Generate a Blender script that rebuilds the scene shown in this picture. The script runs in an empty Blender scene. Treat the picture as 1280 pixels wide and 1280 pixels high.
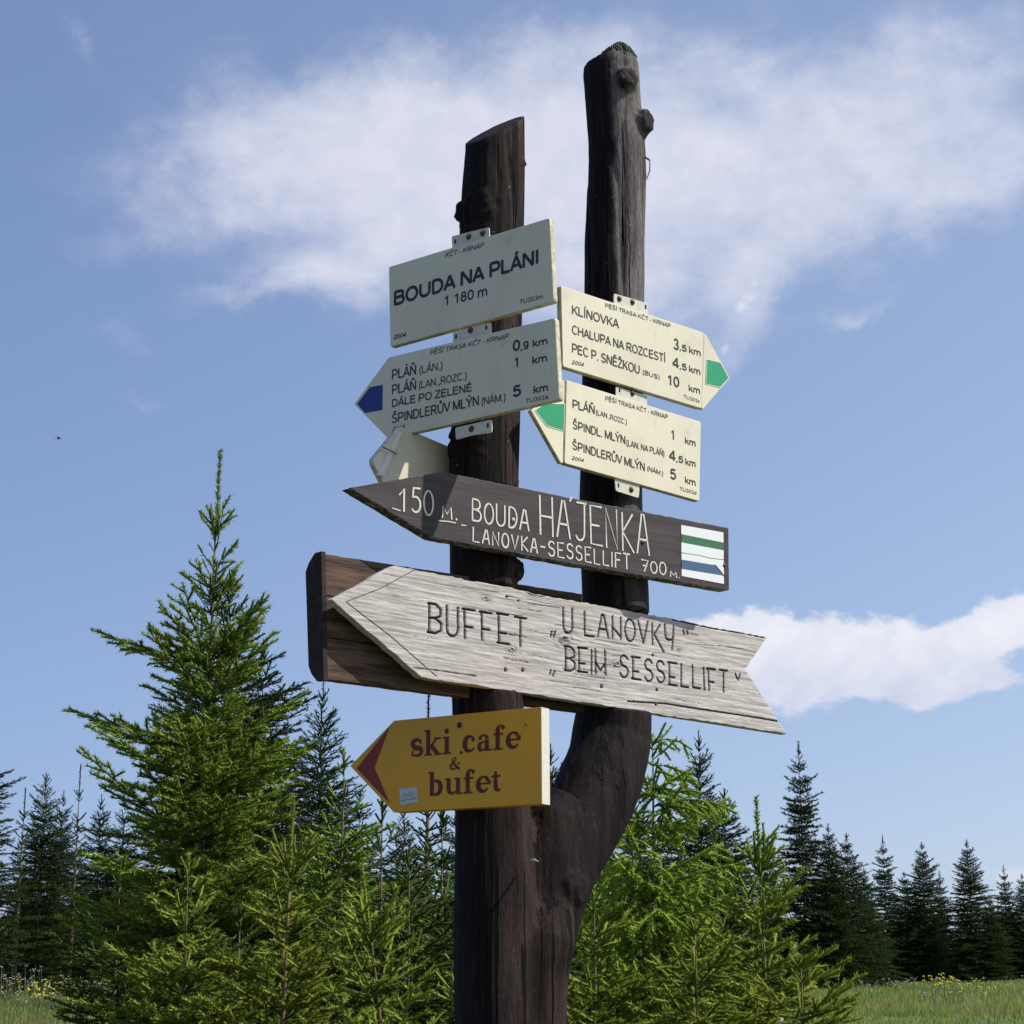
import bpy, bmesh, math, random
import numpy as np
from mathutils import Vector, Matrix
from math import sin, cos, atan2, radians, pi, sqrt

# ------------------------------------------------------------------ camera
SC = bpy.context.scene
COL = SC.collection
F, W0 = 2400.0, 1280.0                       # focal length and frame width in photograph pixels
PITCH = math.atan(600 / 2400)
EYE = np.array([0.0, 0.0, 1.6])
cam_d = bpy.data.cameras.new('camera'); cam = bpy.data.objects.new('camera', cam_d); COL.objects.link(cam)
cam.location = EYE; cam.rotation_euler = (pi / 2 + PITCH, 0, 0)
cam_d.sensor_width = 36; cam_d.lens = 36 * F / W0; cam_d.clip_start = .05; cam_d.clip_end = 3000
SC.camera = cam
SC.view_settings.view_transform = 'Standard'; SC.view_settings.look = 'None'
SC.view_settings.gamma = 1; SC.view_settings.exposure = 0.0; SC.view_settings.use_curve_mapping = False
SC.cycles.max_bounces = 6; SC.cycles.transparent_max_bounces = 4

def ray(x, y):
    u = (x - 640) / F; v = (640 - y) / F
    return np.array([u, cos(PITCH) - v * sin(PITCH), sin(PITCH) + v * cos(PITCH)])
def at(x, y, Y):                             # the point seen at (x, y) that lies Y metres ahead
    r = ray(x, y); return EYE + r * (Y / r[1])

# ------------------------------------------------------------------ sun and sky
SUN_EL, SUN_PHI = radians(48), radians(8)    # the sun stands to the right, a little behind the camera
sdir = Vector((cos(SUN_EL) * cos(SUN_PHI), -cos(SUN_EL) * sin(SUN_PHI), sin(SUN_EL)))
sun_d = bpy.data.lights.new('sun', 'SUN'); sun_d.energy = 5.0; sun_d.angle = radians(.53); sun_d.color = (1, .955, .88)
sun = bpy.data.objects.new('sun', sun_d); COL.objects.link(sun); sun.location = (20, 0, 20)
sun.rotation_euler = sdir.to_track_quat('Z', 'Y').to_euler()

class NT:
    """small helper to write node trees"""
    def __init__(s, tree): s.t = tree; s.n = tree.nodes; s.l = tree.links
    def node(s, typ, **kw):
        n = s.n.new(typ)
        for k, v in kw.items(): setattr(n, k, v)
        return n
    def put(s, sock, v):
        if isinstance(v, bpy.types.NodeSocket): s.l.new(v, sock)
        elif v is not None: sock.default_value = v
    def m(s, op, a, b=None, c=None, clamp=False):
        n = s.node('ShaderNodeMath', operation=op); n.use_clamp = clamp
        s.put(n.inputs[0], a)
        if b is not None: s.put(n.inputs[1], b)
        if c is not None: s.put(n.inputs[2], c)
        return n.outputs[0]
    def mix(s, f, a, b, blend='MIX'):
        n = s.node('ShaderNodeMix', data_type='RGBA', blend_type=blend)
        s.put(n.inputs[0], f); s.put(n.inputs[6], a); s.put(n.inputs[7], b)
        return n.outputs[2]
    def noise(s, vec, scale, detail=4, rough=.55, dist=0):
        n = s.node('ShaderNodeTexNoise'); s.put(n.inputs['Vector'], vec)
        n.inputs['Scale'].default_value = scale; n.inputs['Detail'].default_value = detail
        n.inputs['Roughness'].default_value = rough; n.inputs['Distortion'].default_value = dist
        return n.outputs['Fac']
    def ramp(s, f, lo, hi, a=0.0, b=1.0, smooth=True):
        n = s.node('ShaderNodeMapRange'); n.interpolation_type = 'SMOOTHSTEP' if smooth else 'LINEAR'
        s.put(n.inputs[0], f); s.put(n.inputs[1], lo); s.put(n.inputs[2], hi); s.put(n.inputs[3], a); s.put(n.inputs[4], b)
        return n.outputs[0]
    def mapping(s, vec, scale=(1, 1, 1), rot=(0, 0, 0), loc=(0, 0, 0)):
        n = s.node('ShaderNodeMapping'); s.put(n.inputs[0], vec)
        n.inputs['Scale'].default_value = scale; n.inputs['Rotation'].default_value = rot; n.inputs['Location'].default_value = loc
        return n.outputs[0]

world = bpy.data.worlds.new('World'); SC.world = world; world.use_nodes = True
world.node_tree.nodes.clear()
g = NT(world.node_tree)
sky = g.node('ShaderNodeTexSky', sky_type='NISHITA'); sky.sun_disc = False
sky.sun_elevation = SUN_EL; sky.sun_rotation = radians(90) + SUN_PHI
sky.altitude = 1200; sky.air_density = 1.0; sky.dust_density = 1.6; sky.ozone_density = 1.2
gen = g.node('ShaderNodeTexCoord').outputs['Generated']
sep = g.node('ShaderNodeSeparateXYZ'); g.put(sep.inputs[0], gen)
AZ = g.m('MULTIPLY', g.m('ARCTAN2', sep.outputs[0], sep.outputs[1]), 57.29578)          # degrees, right of north
EL = g.m('MULTIPLY', g.m('ARCSINE', g.m('MULTIPLY', sep.outputs[2], .99999)), 57.29578)  # degrees above the horizon
cb = g.node('ShaderNodeCombineXYZ'); g.put(cb.inputs[0], AZ); g.put(cb.inputs[1], EL)
SKYV = cb.outputs[0]
def azel(px, py):
    r = ray(px, py); r = r / np.linalg.norm(r)
    return math.degrees(atan2(r[0], r[1])), math.degrees(math.asin(r[2]))
DEG = 1 / 42.2
wn1 = g.noise(SKYV, .45, 5, .6); wn2 = g.noise(g.mapping(SKYV, loc=(31, 17, 5)), .45, 5, .6)
WAZ = g.m('ADD', AZ, g.m('MULTIPLY', g.m('SUBTRACT', wn1, .5), 3.2))
WEL = g.m('ADD', EL, g.m('MULTIPLY', g.m('SUBTRACT', wn2, .5), 2.4))
def blob(px, py, rx, ry, w, tilt=0, sharp=False):
    a, e = azel(px, py); ct, st = cos(radians(tilt)), sin(radians(tilt))
    X = AZ if sharp else WAZ; Y = EL if sharp else WEL
    dx = g.m('SUBTRACT', X, a); dy = g.m('SUBTRACT', Y, e)
    p = g.m('ADD', g.m('MULTIPLY', dx, ct / (rx * DEG)), g.m('MULTIPLY', dy, st / (rx * DEG)))
    q = g.m('ADD', g.m('MULTIPLY', dx, -st / (ry * DEG)), g.m('MULTIPLY', dy, ct / (ry * DEG)))
    d = g.m('ADD', g.m('MULTIPLY', p, p), g.m('MULTIPLY', q, q))
    return g.m('MULTIPLY', g.m('EXPONENT', g.m('MULTIPLY', d, -1.0)), w)
def total(lst):
    s = lst[0]
    for x in lst[1:]: s = g.m('ADD', s, x)
    return s
soft = total([blob(*b) for b in (
    (560, 160, 310, 95, .72, -4), (310, 210, 230, 85, .45, 8), (1180, 70, 170, 45, .35, 12), (200, 300, 120, 35, .22, 10), (1190, 240, 190, 60, .35, 14), (470, 270, 200, 70, .3), (650, 230, 330, 120, .72), (700, 60, 150, 60, .35), (980, 150, 330, 120, .62, 8),
    (1010, 270, 240, 75, .42, 10), (700, 370, 200, 90, .48), (330, 355, 170, 26, .42, 14), (480, 350, 130, 46, .4),
    (145, 425, 60, 20, .32, -14), (175, 505, 45, 14, .25), (1230, 180, 160, 60, .35), (930, 395, 40, 85, .55, -24),
    (1070, 385, 60, 16, .38, 16), (105, 50, 40, 12, .25, -60), (1180, 690, 220, 60, .1), (780, 420, 90, 60, .3))])
fb = g.noise(g.mapping(SKYV, scale=(.55, 1.0, 1), rot=(0, 0, radians(-14))), .55, 8, .62, .25)
fb2 = g.noise(g.mapping(SKYV, scale=(1, 1.6, 1), loc=(7, 3, 0)), 1.7, 7, .62, .15)
fbm = g.m('ADD', g.m('MULTIPLY', fb, .87), g.m('MULTIPLY', fb2, .13))
# elsewhere in the sky the same wisps go on at a lower density
awayx = g.m('ABSOLUTE', AZ); awayy = g.m('ABSOLUTE', g.m('SUBTRACT', EL, 14.0))
away = g.m('MAXIMUM', g.ramp(awayx, 15, 24), g.ramp(awayy, 15, 24))
gen_cl = g.m('MULTIPLY', g.ramp(g.noise(g.mapping(SKYV, scale=(.6, 1, 1), loc=(50, 9, 0)), .07, 6, .6), .42, .68), .8)
soft_t = g.m('ADD', soft, g.m('MULTIPLY', away, gen_cl))
softm = g.ramp(g.m('ADD', soft_t, g.m('MULTIPLY', g.m('SUBTRACT', fbm, .5), 1.5)), .02, 1.32)
SOFTM = g.m('MULTIPLY', g.m('MULTIPLY', softm, g.ramp(soft_t, .0, .55)), .9)
cumb = total([blob(*b, sharp=True) for b in (
    (955, 812, 90, 46, 1.1), (1040, 822, 120, 52, 1.1, 3), (1130, 838, 90, 36, .9), (1215, 800, 80, 30, .9, 24), (1290, 768, 70, 34, 1.0, 20),
    (890, 790, 60, 26, .5), (930, 865, 90, 28, .6), (1180, 872, 60, 12, .45, 14), (1290, 1098, 70, 18, .8, -6), (1250, 850, 70, 22, .5), (942, 362, 22, 26, .5), (925, 395, 16, 40, .42, -20), (908, 440, 12, 30, .3), (1180, 100, 40, 12, .3), (1075, 384, 36, 8, .35, 12))])
fc = g.noise(g.mapping(SKYV, scale=(.8, 1, 1), loc=(3, 1, 0)), .75, 10, .58, .0)
CUM = g.ramp(g.m('ADD', cumb, g.m('MULTIPLY', g.m('SUBTRACT', fc, .5), 2.0)), .42, .82)
CUM = g.m('MULTIPLY', CUM, g.ramp(cumb, .1, .4))
shade_c = g.ramp(g.noise(g.mapping(SKYV, loc=(9, 0.4, 0)), .9, 5, .55), .3, .7)
gm = g.node('ShaderNodeGamma'); g.put(gm.inputs[0], sky.outputs[0]); gm.inputs[1].default_value = .5      # thin summer haze evens the sky out
hz = g.mix(1.0, gm.outputs[0], (2.17, 2.48, 3.21, 1), 'MULTIPLY')
cs = g.node('ShaderNodeCombineColor')                       # brighter towards the sun's side
for i_, c_ in enumerate((.65, .5, .24)): g.put(cs.inputs[i_], g.m('MULTIPLY_ADD', sep.outputs[0], c_, 1.0))
skyc = g.mix(1.0, hz, cs.outputs[0], 'MULTIPLY')
cl_col = g.mix(shade_c, (6.9, 7.2, 8.5, 1), (7.7, 7.8, 8.9, 1))
_b, _t = azel(1100, 888)[1], azel(1100, 790)[1]
cum_col = g.mix(g.m('ADD', g.m('MULTIPLY', shade_c, .4), g.m('MULTIPLY', g.ramp(EL, _b, _t), .6)), (6.2, 6.6, 8.3, 1), (8.9, 9.0, 9.6, 1))
c1 = g.mix(SOFTM, skyc, cl_col)
c2 = g.mix(g.m('MULTIPLY', CUM, .93), c1, cum_col)
bg = g.node('ShaderNodeBackground'); g.put(bg.inputs[0], c2); bg.inputs[1].default_value = .1
g.l.new(bg.outputs[0], g.node('ShaderNodeOutputWorld').inputs[0])

# ------------------------------------------------------------------ numpy noise and mesh helpers
_h = np.random.RandomState(7).rand(4096).astype(np.float32)
def _hash(ix, iy, iz): return _h[(ix * 73 + iy * 1597 + iz * 3571 + ((ix * 13) ^ (iy * 7) ^ (iz * 31))) & 4095]
def vnoise(x, y, z):
    x, y, z = [np.asarray(a, dtype=np.float64) for a in (x, y, z)]
    x, y, z = np.broadcast_arrays(x, y, z)
    ix, iy, iz = [np.floor(a).astype(np.int64) for a in (x, y, z)]
    fx, fy, fz = x - ix, y - iy, z - iz
    fx, fy, fz = [a * a * (3 - 2 * a) for a in (fx, fy, fz)]
    r = 0
    for dx in (0, 1):
        for dy in (0, 1):
            for dz in (0, 1):
                r = r + _hash(ix + dx, iy + dy, iz + dz) * (fx if dx else 1 - fx) * (fy if dy else 1 - fy) * (fz if dz else 1 - fz)
    return r * 2 - 1
def fbm3(x, y, z, o=3):
    s = 0; a = 1
    for k in range(o): s = s + a * vnoise(x * 2 ** k + 17 * k, y * 2 ** k, z * 2 ** k); a *= .5
    return s

def np_mesh(name, V, Fc, mat=None, smooth=False, attrs=None):
    """V (n,3); Fc (m,k) with k = 3 or 4"""
    me = bpy.data.meshes.new(name)
    V = np.ascontiguousarray(V, dtype=np.float32); Fc = np.ascontiguousarray(Fc, dtype=np.int32)
    m, k = Fc.shape
    me.vertices.add(len(V)); me.vertices.foreach_set('co', V.ravel())
    me.loops.add(m * k); me.loops.foreach_set('vertex_index', Fc.ravel())
    me.polygons.add(m); me.polygons.foreach_set('loop_start', np.arange(0, m * k, k, dtype=np.int32))
    me.update(calc_edges=True)
    for nm, arr in (attrs or {}).items():
        a = me.attributes.new(nm, 'FLOAT', 'POINT'); a.data.foreach_set('value', np.ascontiguousarray(arr, dtype=np.float32))
    if smooth: me.polygons.foreach_set('use_smooth', np.ones(m, dtype=bool))
    if mat: me.materials.append(mat)
    return me
def link(name, me, parent=None, loc=None):
    o = bpy.data.objects.new(name, me); COL.objects.link(o)
    if parent is not None: o.parent = parent
    if loc is not None: o.location = loc
    return o
def tag(o, label=None, cat=None, group=None, kind=None):
    if label: o['label'] = label
    if cat: o['category'] = cat
    if group: o['group'] = group
    if kind: o['kind'] = kind
    return o
def empty(name, loc, rz=0, label=None, cat=None, group=None):
    o = bpy.data.objects.new(name, None); COL.objects.link(o); o.location = loc; o.rotation_euler = (0, 0, rz)
    o.empty_display_size = .1
    return tag(o, label, cat, group)
class MB:
    """collects shapes and links them as ONE mesh"""
    def __init__(s): s.v = []; s.f = []
    def add(s, vs, fs):
        b = len(s.v); s.v += [tuple(map(float, p)) for p in vs]; s.f += [tuple(b + i for i in f) for f in fs]; return s
    def build(s, name, mat, parent=None, smooth=False, loc=None):
        me = bpy.data.meshes.new(name); me.from_pydata(s.v, [], s.f); me.update()
        bm = bmesh.new(); bm.from_mesh(me); bmesh.ops.recalc_face_normals(bm, faces=bm.faces[:]); bm.to_mesh(me); bm.free()
        if mat: me.materials.append(mat)
        if smooth: me.polygons.foreach_set('use_smooth', np.ones(len(me.polygons), dtype=bool))
        return link(name, me, parent, loc)
    def tube(s, pts, rad, n=8, cap=True):
        pts = [Vector(p) for p in pts]; rings = []
        if not hasattr(rad, '__len__'): rad = [rad] * len(pts)
        up = Vector((.03, 1, .02)); vs = []; fs = []
        for i, p in enumerate(pts):
            t = (pts[min(i + 1, len(pts) - 1)] - pts[max(i - 1, 0)]).normalized()
            a = t.cross(up)
            if a.length < .1: a = t.cross(Vector((1, 0, 0)))
            a.normalize(); b = t.cross(a)
            for k in range(n):
                w = 2 * pi * k / n; vs.append(p + (a * cos(w) + b * sin(w)) * rad[i])
        for i in range(len(pts) - 1):
            for k in range(n):
                k2 = (k + 1) % n; fs.append((i * n + k, i * n + k2, (i + 1) * n + k2, (i + 1) * n + k))
        if cap: fs.append(tuple(range(n - 1, -1, -1))); fs.append(tuple((len(pts) - 1) * n + k for k in range(n)))
        return s.add(vs, fs)
    def ball(s, c, r, sc=(1, 1, 1), nu=12, nv=8):
        vs = [(c[0], c[1], c[2] + r * sc[2])]; fs = []
        for i in range(1, nv):
            th = pi * i / nv
            for k in range(nu):
                ph = 2 * pi * k / nu
                vs.append((c[0] + r * sc[0] * sin(th) * cos(ph), c[1] + r * sc[1] * sin(th) * sin(ph), c[2] + r * sc[2] * cos(th)))
        vs.append((c[0], c[1], c[2] - r * sc[2])); L = len(vs) - 1
        for k in range(nu): fs.append((0, 1 + k, 1 + (k + 1) % nu)); fs.append((L, L - nu + (k + 1) % nu, L - nu + k))
        for i in range(nv - 2):
            for k in range(nu):
                a = 1 + i * nu + k; b = 1 + i * nu + (k + 1) % nu; fs.append((a, a + nu, b + nu, b))
        return s.add(vs, fs)

# ------------------------------------------------------------------ materials
def mat(name):
    m = bpy.data.materials.new(name); m.use_nodes = True; m.node_tree.nodes.clear()
    t = NT(m.node_tree); out = t.node('ShaderNodeOutputMaterial'); p = t.node('ShaderNodeBsdfPrincipled')
    t.l.new(p.outputs[0], out.inputs[0]); t.p = p; t.out = out; t.mat = m
    t.obj = t.node('ShaderNodeTexCoord').outputs['Object']
    t.geo = t.node('ShaderNodeNewGeometry')
    return t
def bump(t, h, strength=.4, dist=.002):
    b = t.node('ShaderNodeBump'); b.inputs['Strength'].default_value = strength; b.inputs['Distance'].default_value = dist
    t.put(b.inputs['Height'], h); t.l.new(b.outputs[0], t.p.inputs['Normal'])
def plain(name, col, rough=.6, metal=0, var=.12, scale=30):
    t = mat(name); n = t.noise(t.obj, scale, 4)
    c = t.mix(n, tuple(x * (1 - var) for x in col) + (1,), tuple(x * (1 + var) for x in col) + (1,))
    t.put(t.p.inputs['Base Color'], c); t.p.inputs['Roughness'].default_value = rough; t.p.inputs['Metallic'].default_value = metal
    return t.mat

POST_BASE = at(632, 1500, 4.8); POST_BASE[2] = 0.44
CRACKS = ((641, 150, 330, 4.8, .0016), (690, 1120, 1330, 4.8, .0026), (655, 1060, 1400, 4.8, .0018), (622, 1050, 1400, 4.8, .0028), (600, 860, 1300, 4.8, .0018), (641, 520, 640, 4.8, .0016),
          (757, 200, 420, 5.08, .0016), (784, 240, 480, 5.08, .0018), (742, 120, 330, 5.08, .0014), (772, 820, 1010, 5.08, .002), (748, 900, 1060, 5.08, .0018), (676, 1120, 1260, 4.8, .0018))
def m_post():
    t = mat('stained_log')
    sep = t.node('ShaderNodeSeparateXYZ'); t.put(sep.inputs[0], t.obj)
    fine = t.noise(t.mapping(t.obj, scale=(1, 1, .05)), 160, 5, .6)
    mid = t.noise(t.mapping(t.obj, scale=(1, 1, .12)), 28, 5, .6, .4)
    big = t.noise(t.obj, 5, 4)
    crack = t.ramp(t.noise(t.mapping(t.obj, scale=(1, 1, .03)), 34, 3, .5), .385, .405)
    vf = t.noise(t.mapping(t.obj, scale=(1, 1, .09)), 520, 4, .7)
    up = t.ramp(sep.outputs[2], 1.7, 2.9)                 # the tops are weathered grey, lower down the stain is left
    wob = t.m('MULTIPLY', t.m('SUBTRACT', mid, .5), .10)
    xr = t.m('ADD', sep.outputs[0], wob)
    lit_bleach = t.m('MULTIPLY', t.ramp(xr, .28, .33), up)     # bleaching plus sunlight, painted as a pale strip down the right limb's outer edge
    lit_wear = t.m('MULTIPLY', t.ramp(xr, -.05, .0), t.ramp(t.m('ADD', sep.outputs[0], t.ramp(sep.outputs[2], 1.36, 1.46, 0, .09)), .16, .2, 1, 0))        # wear plus sunlit side painted paler; the shaded right limb stays near-black
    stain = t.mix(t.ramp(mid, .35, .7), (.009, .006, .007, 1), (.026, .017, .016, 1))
    lit_wear_col = t.mix(t.ramp(mid, .3, .7), (.018, .011, .010, 1), (.072, .046, .041, 1))
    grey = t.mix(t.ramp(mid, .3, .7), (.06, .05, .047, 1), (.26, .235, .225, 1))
    c = t.mix(t.m('MULTIPLY', lit_wear, .85), stain, lit_wear_col)
    c = t.mix(lit_bleach, c, grey)
    c = t.mix(t.m('MULTIPLY', t.ramp(big, .45, .75), .15), c, (.03, .02, .018, 1))
    c = t.mix(t.m('MULTIPLY', t.ramp(fine, .5, .75), .35), c, (.09, .07, .062, 1))
    lichen = t.ramp(t.noise(t.obj, 55, 3, .6), .68, .74)
    c = t.mix(t.m('MULTIPLY', lichen, t.m('MULTIPLY', up, .7)), c, (.28, .29, .24, 1))
    c = t.mix(t.ramp(vf, .42, .62), t.mix(.55, c, (.004, .003, .003, 1)), c)
    kn = t.node('ShaderNodeAttribute', attribute_name='knot').outputs['Fac']
    c = t.mix(t.m('MULTIPLY', kn, .85), c, (.010, .007, .007, 1))
    c = t.mix(crack, (.006, .005, .005, 1), c)
    nz = t.node('ShaderNodeSeparateXYZ'); t.put(nz.inputs[0], t.geo.outputs['Normal']); front = t.m('LESS_THAN', nz.outputs[1], -.05)
    wv_ = t.m('MULTIPLY', t.m('SUBTRACT', t.noise(t.mapping(t.obj, scale=(0, 0, 1)), 9, 4), .5), .02)
    tot = None
    for (px_, y0_, y1_, Y_, wd_) in CRACKS:
        a_ = at(px_, y0_, Y_) - POST_BASE; b_ = at(px_, y1_, Y_) - POST_BASE
        xx = t.m('ABSOLUTE', t.m('SUBTRACT', t.m('ADD', sep.outputs[0], wv_), float(a_[0])))
        zz = t.m('MULTIPLY', t.ramp(sep.outputs[2], float(a_[2]), float(a_[2]) - .12), t.ramp(sep.outputs[2], float(b_[2]), float(b_[2]) + .12))
        k_ = t.m('MULTIPLY', t.m('LESS_THAN', t.m('DIVIDE', xx, t.m('MAXIMUM', zz, .001)), wd_), front); tot = k_ if tot is None else t.m('MAXIMUM', tot, k_)
    c = t.mix(tot, c, (.003, .0025, .0025, 1)); crack = t.m('SUBTRACT', crack, t.m('MULTIPLY', tot, 1.5))
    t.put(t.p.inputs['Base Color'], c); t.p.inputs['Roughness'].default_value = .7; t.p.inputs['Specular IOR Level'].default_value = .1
    h = t.m('ADD', t.m('ADD', t.m('MULTIPLY', fine, .35), t.m('MULTIPLY', vf, .35)), t.m('ADD', t.m('MULTIPLY', mid, .7), t.m('MULTIPLY', crack, 1.2)))
    bump(t, h, 1.0, .005); return t.mat
M_POST = m_post()

def m_plate():
    t = mat('cream_enamel')
    n = t.noise(t.obj, 6, 5, .6); st = t.noise(t.mapping(t.obj, scale=(1, 1, .25)), 34, 5, .65)
    c = t.mix(t.ramp(n, .3, .75), (.71, .665, .50, 1), (.65, .60, .44, 1))
    c = t.mix(t.m('MULTIPLY', t.ramp(st, .56, .8), .35), c, (.33, .31, .22, 1))
    att = t.node('ShaderNodeAttribute', attribute_name='rim').outputs['Fac']
    c = t.mix(t.m('MULTIPLY', att, t.ramp(t.noise(t.obj, 60, 4), .3, .8)), c, (.36, .29, .15, 1))
    dr = t.ramp(t.noise(t.mapping(t.obj, scale=(1, 1, .12), loc=(3, 1, 2)), 48, 4, .6), .60, .80)
    c = t.mix(t.m('MULTIPLY', dr, .3), c, (.40, .27, .13, 1))
    gr_ = t.ramp(t.noise(t.obj, 9, 6, .7), .56, .72); c = t.mix(t.m('MULTIPLY', gr_, .22), c, (.30, .29, .24, 1))
    sp = t.ramp(t.noise(t.obj, 120, 2), .74, .79)
    c = t.mix(t.m('MULTIPLY', sp, .6), c, (.2, .17, .12, 1))
    t.put(t.p.inputs['Base Color'], c); t.p.inputs['Roughness'].default_value = .38
    bump(t, t.noise(t.obj, 14, 3), .15, .004); return t.mat
M_PLATE = m_plate()
M_INK = plain('black_sign_ink', (.018, .018, .018), .5)
M_BLUE = plain('blue_sign_paint', (.012, .03, .22), .4)
M_GREEN = plain('green_sign_paint', (.012, .29, .12), .4)
M_WHITE = plain('white_sign_paint', (.74, .74, .68), .45, var=.05)
M_TAB = plain('weathered_enamel_tab', (.58, .56, .46), .45, var=.25, scale=90)
M_SCREW = plain('rusty_screw', (.10, .06, .04), .55, .5, .5, 300)
M_HOLE = plain('dark_hole', (.012, .011, .01), .9)

def wood(name, a, b, scale=1.0, rough=.8, bs=.5, extra=None, zaxis=False):
    t = mat(name)
    s = (.06, 1, 1) if not zaxis else (1, 1, .06)
    fine = t.noise(t.mapping(t.obj, scale=s), 260 * scale, 6, .65, .2)
    mid = t.noise(t.mapping(t.obj, scale=s), 55 * scale, 5, .6, .6)
    big = t.noise(t.mapping(t.obj, scale=(.3, 1, 1)), 9, 4)
    f = t.m('ADD', t.m('MULTIPLY', mid, .6), t.m('MULTIPLY', fine, .4))
    c = t.mix(t.ramp(f, .36, .64), a + (1,), b + (1,))
    c = t.mix(t.m('MULTIPLY', t.ramp(big, .3, .75), .3), c, tuple(x * .6 for x in b) + (1,))
    if extra: c = extra(t, c, fine, mid)
    t.put(t.p.inputs['Base Color'], c); t.p.inputs['Roughness'].default_value = rough
    t.p.inputs['Specular IOR Level'].default_value = .25
    bump(t, f, bs, .0025); return t.mat
def grey_extra(t, c, fine, mid):
    cv = t.node('ShaderNodeAttribute', attribute_name='carve').outputs['Fac']
    kn = t.node('ShaderNodeAttribute', attribute_name='knot').outputs['Fac']
    c = t.mix(t.m('MULTIPLY', kn, t.ramp(t.noise(t.mapping(t.obj, scale=(.4, 1, 1)), 70, 4), .3, .7)), c, (.10, .085, .08, 1))
    blot = t.ramp(t.noise(t.mapping(t.obj, scale=(.45, 1, 1)), 16, 5, .7), .60, .74)
    c = t.mix(t.m('MULTIPLY', blot, .45), c, (.14, .12, .11, 1))
    return t.mix(t.m('MINIMUM', t.m('MULTIPLY', cv, 1.25), 1), c, (.035, .025, .022, 1))
M_GREY = wood('silvered_wood', (.31, .28, .26), (.62, .57, .535), scale=2.0, bs=.9, extra=grey_extra)
def brown_extra(t, c, fine, mid):
    sc = t.ramp(t.noise(t.mapping(t.obj, scale=(.1, 1, 1)), 190, 4, .7), .70, .78)
    e = t.node('ShaderNodeAttribute', attribute_name='rim').outputs['Fac']
    c = t.mix(t.m('MULTIPLY', e, t.ramp(t.noise(t.obj, 70, 4), .5, .62)), c, (.30, .27, .24, 1))
    return t.mix(t.m('MULTIPLY', sc, .5), c, (.17, .15, .14, 1))
M_BROWN = wood('brown_stained_board', (.036, .027, .029), (.075, .058, .060), bs=.25, rough=.6, extra=brown_extra)
M_BPAINT = plain('cream_brush_paint', (.62, .60, .52), .6, var=.25, scale=160)
M_PLANK = wood('rough_backing_plank', (.016, .011, .009), (.15, .092, .062), bs=.5)
M_PLANKEND = wood('dark_plank_end', (.012, .01, .01), (.04, .03, .026), bs=.5)
M_YEL = plain('yellow_sign_paint', (.68, .33, .004), .4, var=.14, scale=7)
M_RED = plain('brick_red_paint', (.22, .022, .012), .5)
M_MAROON = plain('maroon_lettering', (.11, .006, .004), .5)
M_EDGE = plain('bare_plywood_edge', (.62, .58, .50), .7, var=.2, scale=90)
M_STICK = plain('pale_sticker', (.50, .55, .55), .5)
M_MSTRIPE_G = plain('marker_green', (.02, .13, .045), .55, var=.2)
M_MSTRIPE_B = plain('marker_blue', (.035, .10, .19), .55, var=.2)
M_MWHITE = plain('marker_white', (.72, .74, .74), .55, var=.06, scale=60)
M_MOSS = plain('moss', (.035, .05, .02), .9, var=.5, scale=200)
M_NAIL = plain('iron_nail', (.06, .045, .04), .5, .6)

# ------------------------------------------------------------------ sign planes
class Plane:
    """upright plane through the point seen at (px,py) at depth Y, turned by yaw, moved 'off' towards the camera"""
    def __init__(s, px, py, Y, yaw, off=0.0):
        s.P0 = at(px, py, Y); s.yaw = radians(yaw)
        s.n = np.array([sin(s.yaw), -cos(s.yaw), 0]); s.d = np.array([cos(s.yaw), sin(s.yaw), 0])
        s.P = s.P0 + s.n * off
    def hit(s, x, y):
        r = ray(x, y); return EYE + r * (np.dot(s.P - EYE, s.n) / np.dot(r, s.n))
    def uv(s, x, y):
        Q = s.hit(x, y) - s.P; return np.array([np.dot(Q, s.d), Q[2]])
    def root(s, name, label, cat, group=None): return empty(name, s.P, s.yaw, label, cat, group)

def round_poly(P, r, n=4, skip=()):
    """rounds the corners of a polygon given in uv"""
    out = []; N = len(P)
    for i in range(N):
        p = np.array(P[i]); a = np.array(P[i - 1]) - p; b = np.array(P[(i + 1) % N]) - p
        if i in skip or r <= 0: out.append(p); continue
        la, lb = np.linalg.norm(a), np.linalg.norm(b); k = min(r, la * .4, lb * .4)
        A = p + a / la * k; B = p + b / lb * k
        for j in range(n + 1):
            t = j / n; out.append((1 - t) ** 2 * A + 2 * t * (1 - t) * p + t * t * B)
    return out
def inset(P, k):
    P = [np.array(p) for p in P]; N = len(P); out = []
    A = sum(P[i][0] * P[(i + 1) % N][1] - P[(i + 1) % N][0] * P[i][1] for i in range(N)); sg = 1 if A > 0 else -1
    for i in range(N):
        e1 = P[i] - P[i - 1]; e2 = P[(i + 1) % N] - P[i]
        n1 = np.array([-e1[1], e1[0]]) / (np.linalg.norm(e1) + 1e-9); n2 = np.array([-e2[1], e2[0]]) / (np.linalg.norm(e2) + 1e-9)
        m = n1 + n2; m = m / max(np.dot(m, m), .5) * 2 * .5 * 2 / 1
        out.append(P[i] + sg * m * k * .5 * (2 if False else 1) * 1.0)
    return out
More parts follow.
